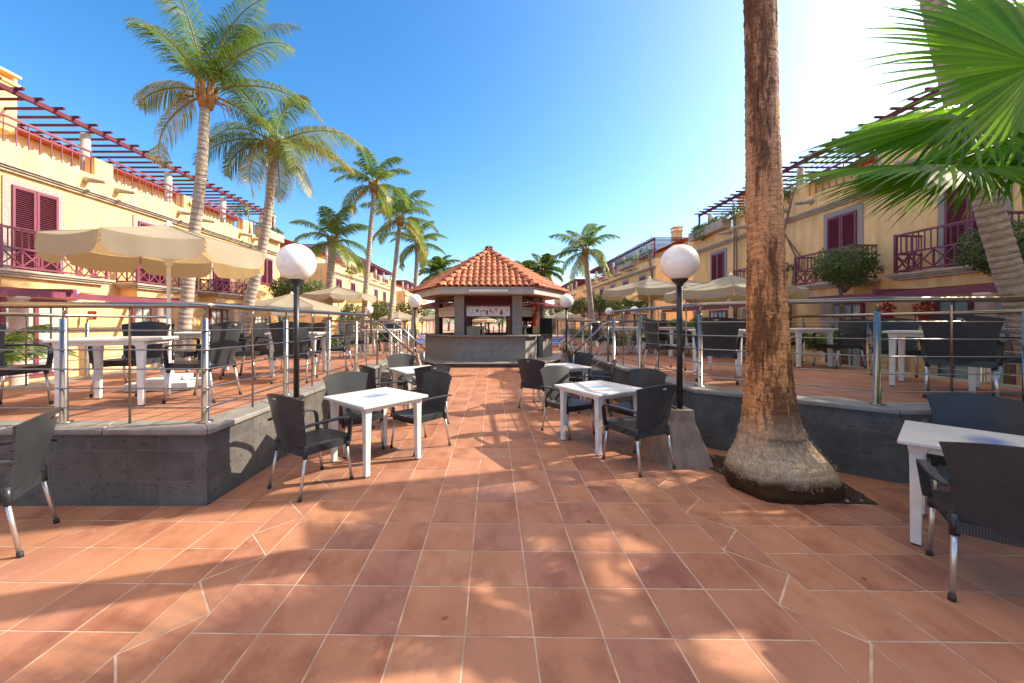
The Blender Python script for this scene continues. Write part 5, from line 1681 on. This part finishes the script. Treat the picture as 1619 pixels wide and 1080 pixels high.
# ------------------------------------------------------------------ bushes, plants and trees
def leaves(mb, c, r, n, rng, size=.07, squash=.8, hollow=.45):
    for _ in range(n):
        u = rng.uniform(-1, 1); a = rng.uniform(0, 2 * pi); q = sqrt(1 - u * u)
        d = Vector((q * cos(a), q * sin(a), u))
        lump = 1 + .28 * noise.noise(d * 2.3 + Vector(c) * 1.7) + .12 * noise.noise(d * 6 + Vector(c))
        rr = r * lump * (hollow + (1 - hollow) * rng.random() ** .45)
        p = Vector(c) + Vector((d.x * rr, d.y * rr, d.z * rr * squash))
        n1 = Vector((rng.gauss(0, 1), rng.gauss(0, 1), rng.gauss(0, 1))).normalized(); n2 = n1.cross(d + Vector((.01, 0, 0))).normalized()
        s_ = size * rng.uniform(.6, 1.3)
        mb.add([p - n1 * s_, p + n2 * s_ * .38, p + n1 * s_, p - n2 * s_ * .38], [(0, 1, 2, 3)], tint=min(1, max(0, rng.gauss(.45, .25))))
def bush_tree(label, x, y, zc, r, seed=1, n=1600, size=.065, stem=True, cat="bush"):
    t = thing("round_bush", label, cat, (x, y, 0), 0, None)
    rng = random.Random(seed); mb = MB()
    leaves(mb, (0, 0, zc), r, n, rng, size)
    mb.build("foliage", M_BUSH, t, tint=True)
    if stem:
        mb = MB()
        for k in range(3): mb.tube([(rng.uniform(-.06, .06), rng.uniform(-.06, .06), 0), (rng.uniform(-.1, .1), rng.uniform(-.1, .1), zc * .5), (rng.uniform(-.15, .15), rng.uniform(-.15, .15), zc - r * .5)], [.04, .03, .022], 7)
        for k in range(22):
            a = rng.uniform(0, 6.28); e = rng.uniform(.3, 1.2)
            mb.tube([(0, 0, zc - r * 1.0), (cos(a) * r * .3, sin(a) * r * .3, zc - r * .6), (cos(a) * r * .8 * cos(e), sin(a) * r * .8 * cos(e), zc + r * .6 * sin(e) - .1)], [.016, .010, .004], 5)
        mb.build("stems", M_WOODSTEM, t)
for args in (("big round bush with bare lower twigs in front of a shaded balcony", 9.95, 10.5, 3.15, .74, 1, 3600, .05),
             ("round green bush at the right edge beside the leaning grey trunk", 10.3, 7.45, 3.05, .70, 2, 3000, .05),
             ("round bush behind the left lamp globe", -9.9, 18.0, 3.15, .85, 3, 2600, .07),
             ("smaller round bush just right of the left lamp globe", -10.1, 21.0, 3.35, .85, 4, 2000, .07),
             ("dark round bush beside the right parasols, nearest in its row", 7.7, 20.0, 2.75, .75, 5, 1700, .07),
             ("dark round bush of the right row, second from the parasols", 7.6, 22.5, 2.9, .75, 6, 1500, .07),
             ("dark round bush of the right row, directly right of the coconut trunk", 7.5, 26.0, 2.95, .85, 7, 1400, .08),
             ("dark round bush of the right row, directly left of the coconut trunk", 7.3, 30.0, 2.95, .95, 8, 1300, .09),
             ("dark round bush of the right row, nearest the small lamp", 7.2, 34.0, 2.9, 1.0, 9, 1300, .09),
             ("dark bush at the far end of the right row behind the bar", 7.0, 40.0, 2.8, 1.1, 10, 1300, .1),
             ("green bush by the left coconut palm pair, near the pink balcony", -9.0, 30.0, 2.5, 1.1, 11, 1500, .1),
             ("green bush between the two slender palms left of the bar", -8.0, 34.0, 2.6, 1.2, 12, 1500, .1),
             ("green bush just left of the small lamp at the bar", -7.6, 40.0, 2.6, 1.2, 13, 1400, .11),
             ("brownish bush under the second sunlit house", -9.4, 25.0, 2.2, .9, 14, 1400, .08)):
    bush_tree(*args)
def small_palm(label, x, y, z, L, seed, nf=14):
    t = thing("small_palm", label, "plant", (x, y, 0))
    rng = random.Random(seed); mb = MB()
    for k in range(nf):
        frond_mesh(mb, k * 2.4 + rng.uniform(-.3, .3), radians(rng.uniform(25, 80)), L, rng, (0, 0, z), 0, 26, droop=1.1, lw=.028, ll=.34)
    mb.build("fronds", M_FROND, t, tint=True)
    mb = MB(); mb.tube([(0, 0, 0), (0, 0, z)], [.09, .06], 8); mb.build("stem", M_WOODSTEM, t)
small_palm("feathery palm plant at the left edge by the pale column", -9.0, 6.6, .75, 1.25, 3)
small_palm("feathery palm plant behind the railing, right of the fibrous trunk", 8.4, 9.3, .8, 1.1, 4)
small_palm("yellow-green palm plant under the right-hand parasols", 7.6, 14.6, .9, 1.3, 5)
small_palm("spiky palm plant behind the terrace chairs, left of the right lamp", 7.9, 17.5, .9, 1.3, 6)
small_palm("palm plant in front of the sunlit house beyond the left terrace", -8.6, 12.4, .6, 1.0, 7)
small_palm("spiky green plant near the left-hand steps", -6.2, 20.5, .6, 1.3, 8)

def hedge(label, x0, x1, y0, y1, h, seed):
    t = thing("hedge", label, "hedge"); rng = random.Random(seed); mb = MB()
    L = max(x1 - x0, y1 - y0); n = int(L * 2)
    for k in range(n):
        f = rng.random(); c = (x0 + (x1 - x0) * f + rng.uniform(-.2, .2), y0 + (y1 - y0) * f, h * .5)
        leaves(mb, c, h * .6, 180, rng, .09, .9)
    mb.build("foliage", M_BUSH, t, tint=True)
hedge("low planting along the foot of the sunlit houses", -9.3, -9.3, 12, 46, .9, 3)
hedge("low planting along the foot of the shaded houses", 8.9, 8.9, 13, 46, .9, 4)

# trees closing the far end
def far_tree(label, x, y, h, r, seed):
    t = thing("far_tree", label, "tree", (x, y, 0), 0, "trees closing the far end")
    rng = random.Random(seed); mb = MB()
    for k in range(7):
        leaves(mb, (rng.uniform(-r, r) * .7, rng.uniform(-r, r) * .5, h - r * rng.uniform(.3, 1.1)), r * .6, 330, rng, .22, .85)
    mb.build("crown", M_TREE, t, tint=True)
    mb = MB(); mb.tube([(0, 0, 0), (.1, 0, h * .5), (0, .1, h * .8)], [.25, .18, .08], 8); mb.build("trunk", M_WOODSTEM, t)
for k, (x, y, h, r) in enumerate(((-9, 76, 6, 3), (-5, 80, 5, 3), (-1.5, 74, 5.5, 3), (2, 78, 6, 3.2), (6, 74, 6.5, 3), (9.5, 80, 6, 3))):
    far_tree("distant tree beyond the pool area, number of trees to its left: " + ("none one two three four five".split()[k]), x, y, h, r, 20 + k)

# creepers on the shaded house
def creeper(label, pts, leaves_at, seed):
    t = thing("creeper", label, "climbing plant"); rng = random.Random(seed)
    for q in range(2):
        mb = MB(); mb.tube([Vector(p) + Vector((rng.uniform(-.02, .02), rng.uniform(-.12, .12), 0)) for p in pts], [.045 - .006 * min(5, i) for i in range(len(pts))], 7); mb.build("stem", M_WOODSTEM, t)
    mb = MB()
    for (c, r, n) in leaves_at: leaves(mb, c, r, n, rng, .06, .6)
    mb.build("foliage", M_BUSH, t, tint=True)
creeper("woody creeper climbing the shaded house just right of the fibrous trunk", [(11.1, 13.9, 0), (11.15, 14.0, 2.5), (11.15, 13.6, 4.0), (11.1, 14.1, 5.0), (11.0, 13.8, 6.0), (11.2, 13.5, 7.2)], [((11.2, 14.2, 6.5), .5, 350), ((11.1, 13.8, 3.6), .25, 120)], 3)
creeper("leafy creeper at the corner of the nearest shaded house, above the lamp globe", [(11.1, 17.0, 0), (11.15, 17.1, 3), (11.1, 17.0, 5.6), (11.2, 17.3, 7.2)], [((11.2, 17.2, 6.6), .6, 450), ((11.1, 19.6, 6.3), .6, 400), ((11.2, 20.8, 5.2), .6, 400)], 5)
creeper("creeper growing over the roof pergola of the second shaded house", [(11.2, 26.2, 0), (11.2, 26.2, 5.0), (11.2, 27, 7.3)], [((11.2, 27.5, 6.6), .8, 450), ((11.4, 31, 6.6), .8, 450), ((11.4, 37, 6.7), 1.0, 400)], 6)
creeper("flowering creeper over the far end of the sunlit house's roof pergola", [(-12.1, 18.9, 0), (-12.1, 19, 3), (-12.05, 18.6, 5.6), (-12.3, 18.7, 7.4)], [((-12.3, 18.2, 7.1), .5, 300), ((-12.4, 20.5, 6.6), .6, 400), ((-12.3, 15, 6.3), .3, 120)], 7)
def planter(label, x, y0, y1, z, seed):
    t = thing("planter_box", label, "planter"); rng = random.Random(seed)
    mb = MB(); mb.box(x - .22, x + .22, y0, y1, z, z + .45); mb.build("trough", M_CORN, t, bevel=.02)
    mb = MB()
    for k in range(int((y1 - y0) * 4)): leaves(mb, (x, y0 + (y1 - y0) * rng.random(), z + .55), .3, 90, rng, .06, .7)
    mb.build("foliage", M_BUSH, t, tint=True)
planter("grey trough with trailing plants on the roof edge of the nearest shaded house", 11.15, 17.7, 20.8, 6.1, 3)
planter("grey trough with plants on the roof edge of the second shaded house", 11.1, 29.4, 32.6, 6.1, 4)
planter("stone trough with green plants on the nearest sunlit house's roof edge", -12.1, 19.2, 21.2, 6.1, 5)

# ------------------------------------------------------------------ sun loungers, bins, flower pots
t = thing("sun_lounger", "blue sun lounger on a white frame left of the bar, nearest the small lamp", "sun lounger", group="blue sun loungers round the bar")
mb = MB()
for s_ in (-.3, .3): mb.beam((-.9, s_, .3), (.35, s_, .3), .04, .05); mb.beam((.35, s_, .3), (.95, s_, .78), .04, .05)
mb.build("frame", M_WHITE, t)
for x in (-.7, .45):
    mb = MB(); mb.tube([(x, -.3, 0), (x, -.3, .28), (x, .3, .28), (x, .3, 0)], .018, 8); mb.build("leg", M_WHITE, t)
mb = MB(); mb.box(-.92, .34, -.28, .28, .33, .38); mb.build("seat", M_BLUE, t, bevel=.01)
mb = MB(); mb.beam((.36, 0, .35), (.97, 0, .83), .56, .05); mb.build("backrest", M_BLUE, t, bevel=.01)
lg = t; lg.location = (-3.6, 23.0, 0); lg.rotation_euler = (0, 0, radians(200))
bpy.context.view_layer.update()
spots = [(-4.4, 24.0, 200), (-5.2, 25.2, 205), (-6.0, 27.0, 200), (-4.0, 28.0, 195), (-5.0, 30.0, 190), (3.6, 22.5, -15), (4.2, 24.5, -20), (4.6, 27.0, -10), (5.2, 30.0, -15), (3.9, 33.0, -10), (-1.4, 27.0, 90), (-.6, 27.2, 90), (.3, 27.0, 90), (1.1, 27.3, 90)]
desc = ["second from the small lamp left of the bar", "third from the small lamp left of the bar", "farther out beyond the left-hand steps", "just left of the bar's side counter", "farthest left of the bar", "nearest, right of the bar's black cabinet", "second, right of the bar's black cabinet", "third, right of the bar beside the small lamp", "fourth, right of the bar under the pale parasol", "farthest right of the bar", "seen through the bar opening, leftmost", "seen through the bar opening, second from its left", "seen through the bar opening, third from its left", "seen through the bar opening, rightmost"]
for (x, y, a), d in zip(spots, desc): copy_thing(lg, (x, y, 0), radians(a), "blue sun lounger " + d)

def pot(label, x, y, z):
    t = thing("flower_pot", label, "flower pot", (x, y, z)); rng = random.Random(int(x * 10))
    mb = MB(); mb.lathe([(0, 0), (.12, 0), (.17, .28), (.19, .28), (.19, .32), (.0, .32)], 18); mb.build("pot", M_RED, t)
    mb = MB(); leaves(mb, (0, 0, .45), .2, 160, rng, .05); mb.build("flowers", M_FLOWER, t)
M_FLOWER = simple("red_flowers", (.5, .03, .03), .6, bmp=0)
pot("red pot with red flowers on the window ledge, leftmost of the two", 10.9, 10.3, 1.5)
pot("red pot with red flowers on the window ledge, rightmost of the two", 10.9, 9.4, 1.5)
for (x, y, l) in ((10.9, 10.3, "left"), (10.9, 9.4, "right")):
    tt = thing("ledge_post", "pale low pillar carrying the %s-hand red flower pot" % l, "pillar", (x, y, 0))
    mb = MB(); mb.box(-.16, .16, -.16, .16, 0, 1.46); mb.build("shaft", M_WALL, tt); mb = MB(); mb.box(-.19, .19, -.19, .19, 1.461, 1.498); mb.build("cap", M_CORN, tt)

# ------------------------------------------------------------------ small things
M_BOTTLE = [simple("green_glass", (.03, .12, .04), .15, bmp=0), simple("brown_glass", (.16, .05, .015), .15, bmp=0), simple("clear_bottle", (.5, .52, .5), .15, bmp=0)]
for k in range(9):
    x = -1.0 + k * .21 + (.06 if k % 3 == 0 else 0)
    t = thing("bottle", "small bottle standing on the bar's back counter", "bottle", (x, 18.45, 1.10), 0, "bottles on the bar's back counter")
    h = .26 + .05 * ((k * 7) % 3)
    mb = MB(); mb.lathe([(0, 0), (.036, 0), (.038, .02), (.038, h * .6), (.014, h * .76), (.013, h), (0, h)], 12); mb.build("glass", M_BOTTLE[(k * 5) % 3], t)
    mb = MB(); mb.lathe([(.0392, h * .18), (.0392, h * .5)], 12); mb.build("paper_label", M_WHITE, t)
M_DRY = simple("dry_leaf", (.22, .09, .03), .8, bmp=0)
for k, (x, y, a, d) in enumerate(((-.25, 1.95, .3, "in front of the camera on the centre tiles"), (2.25, 2.25, 1.2, "on the tiles left of the nearest black chair"), (-1.2, 2.45, 2.0, "on the zigzag tile band at the left"), (.75, 2.9, 2.7, "on the centre tiles before the right table"), (3.2, 2.9, .8, "between the palm's foot and the big white table"))):
    t = bpy.data.objects
    mb = MB(); pts = []
    for i in range(7):
        u = i / 6; w = .008 * sin(pi * u) + .001; zz = .004 + .006 * sin(pi * u) * (1 if k % 2 else .5)
        pts += [(-.02 + .04 * u, w, zz), (-.02 + .04 * u, -w, zz * .7)]
    mb.add(pts, [(2 * i, 2 * i + 2, 2 * i + 3, 2 * i + 1) for i in range(6)])
    o = mb.build("dry_leaf", M_DRY); o.location = (x, y, 0); o.rotation_euler = (0, 0, a)
    tag(o, "tiny dry brown leaf " + d, "leaf")
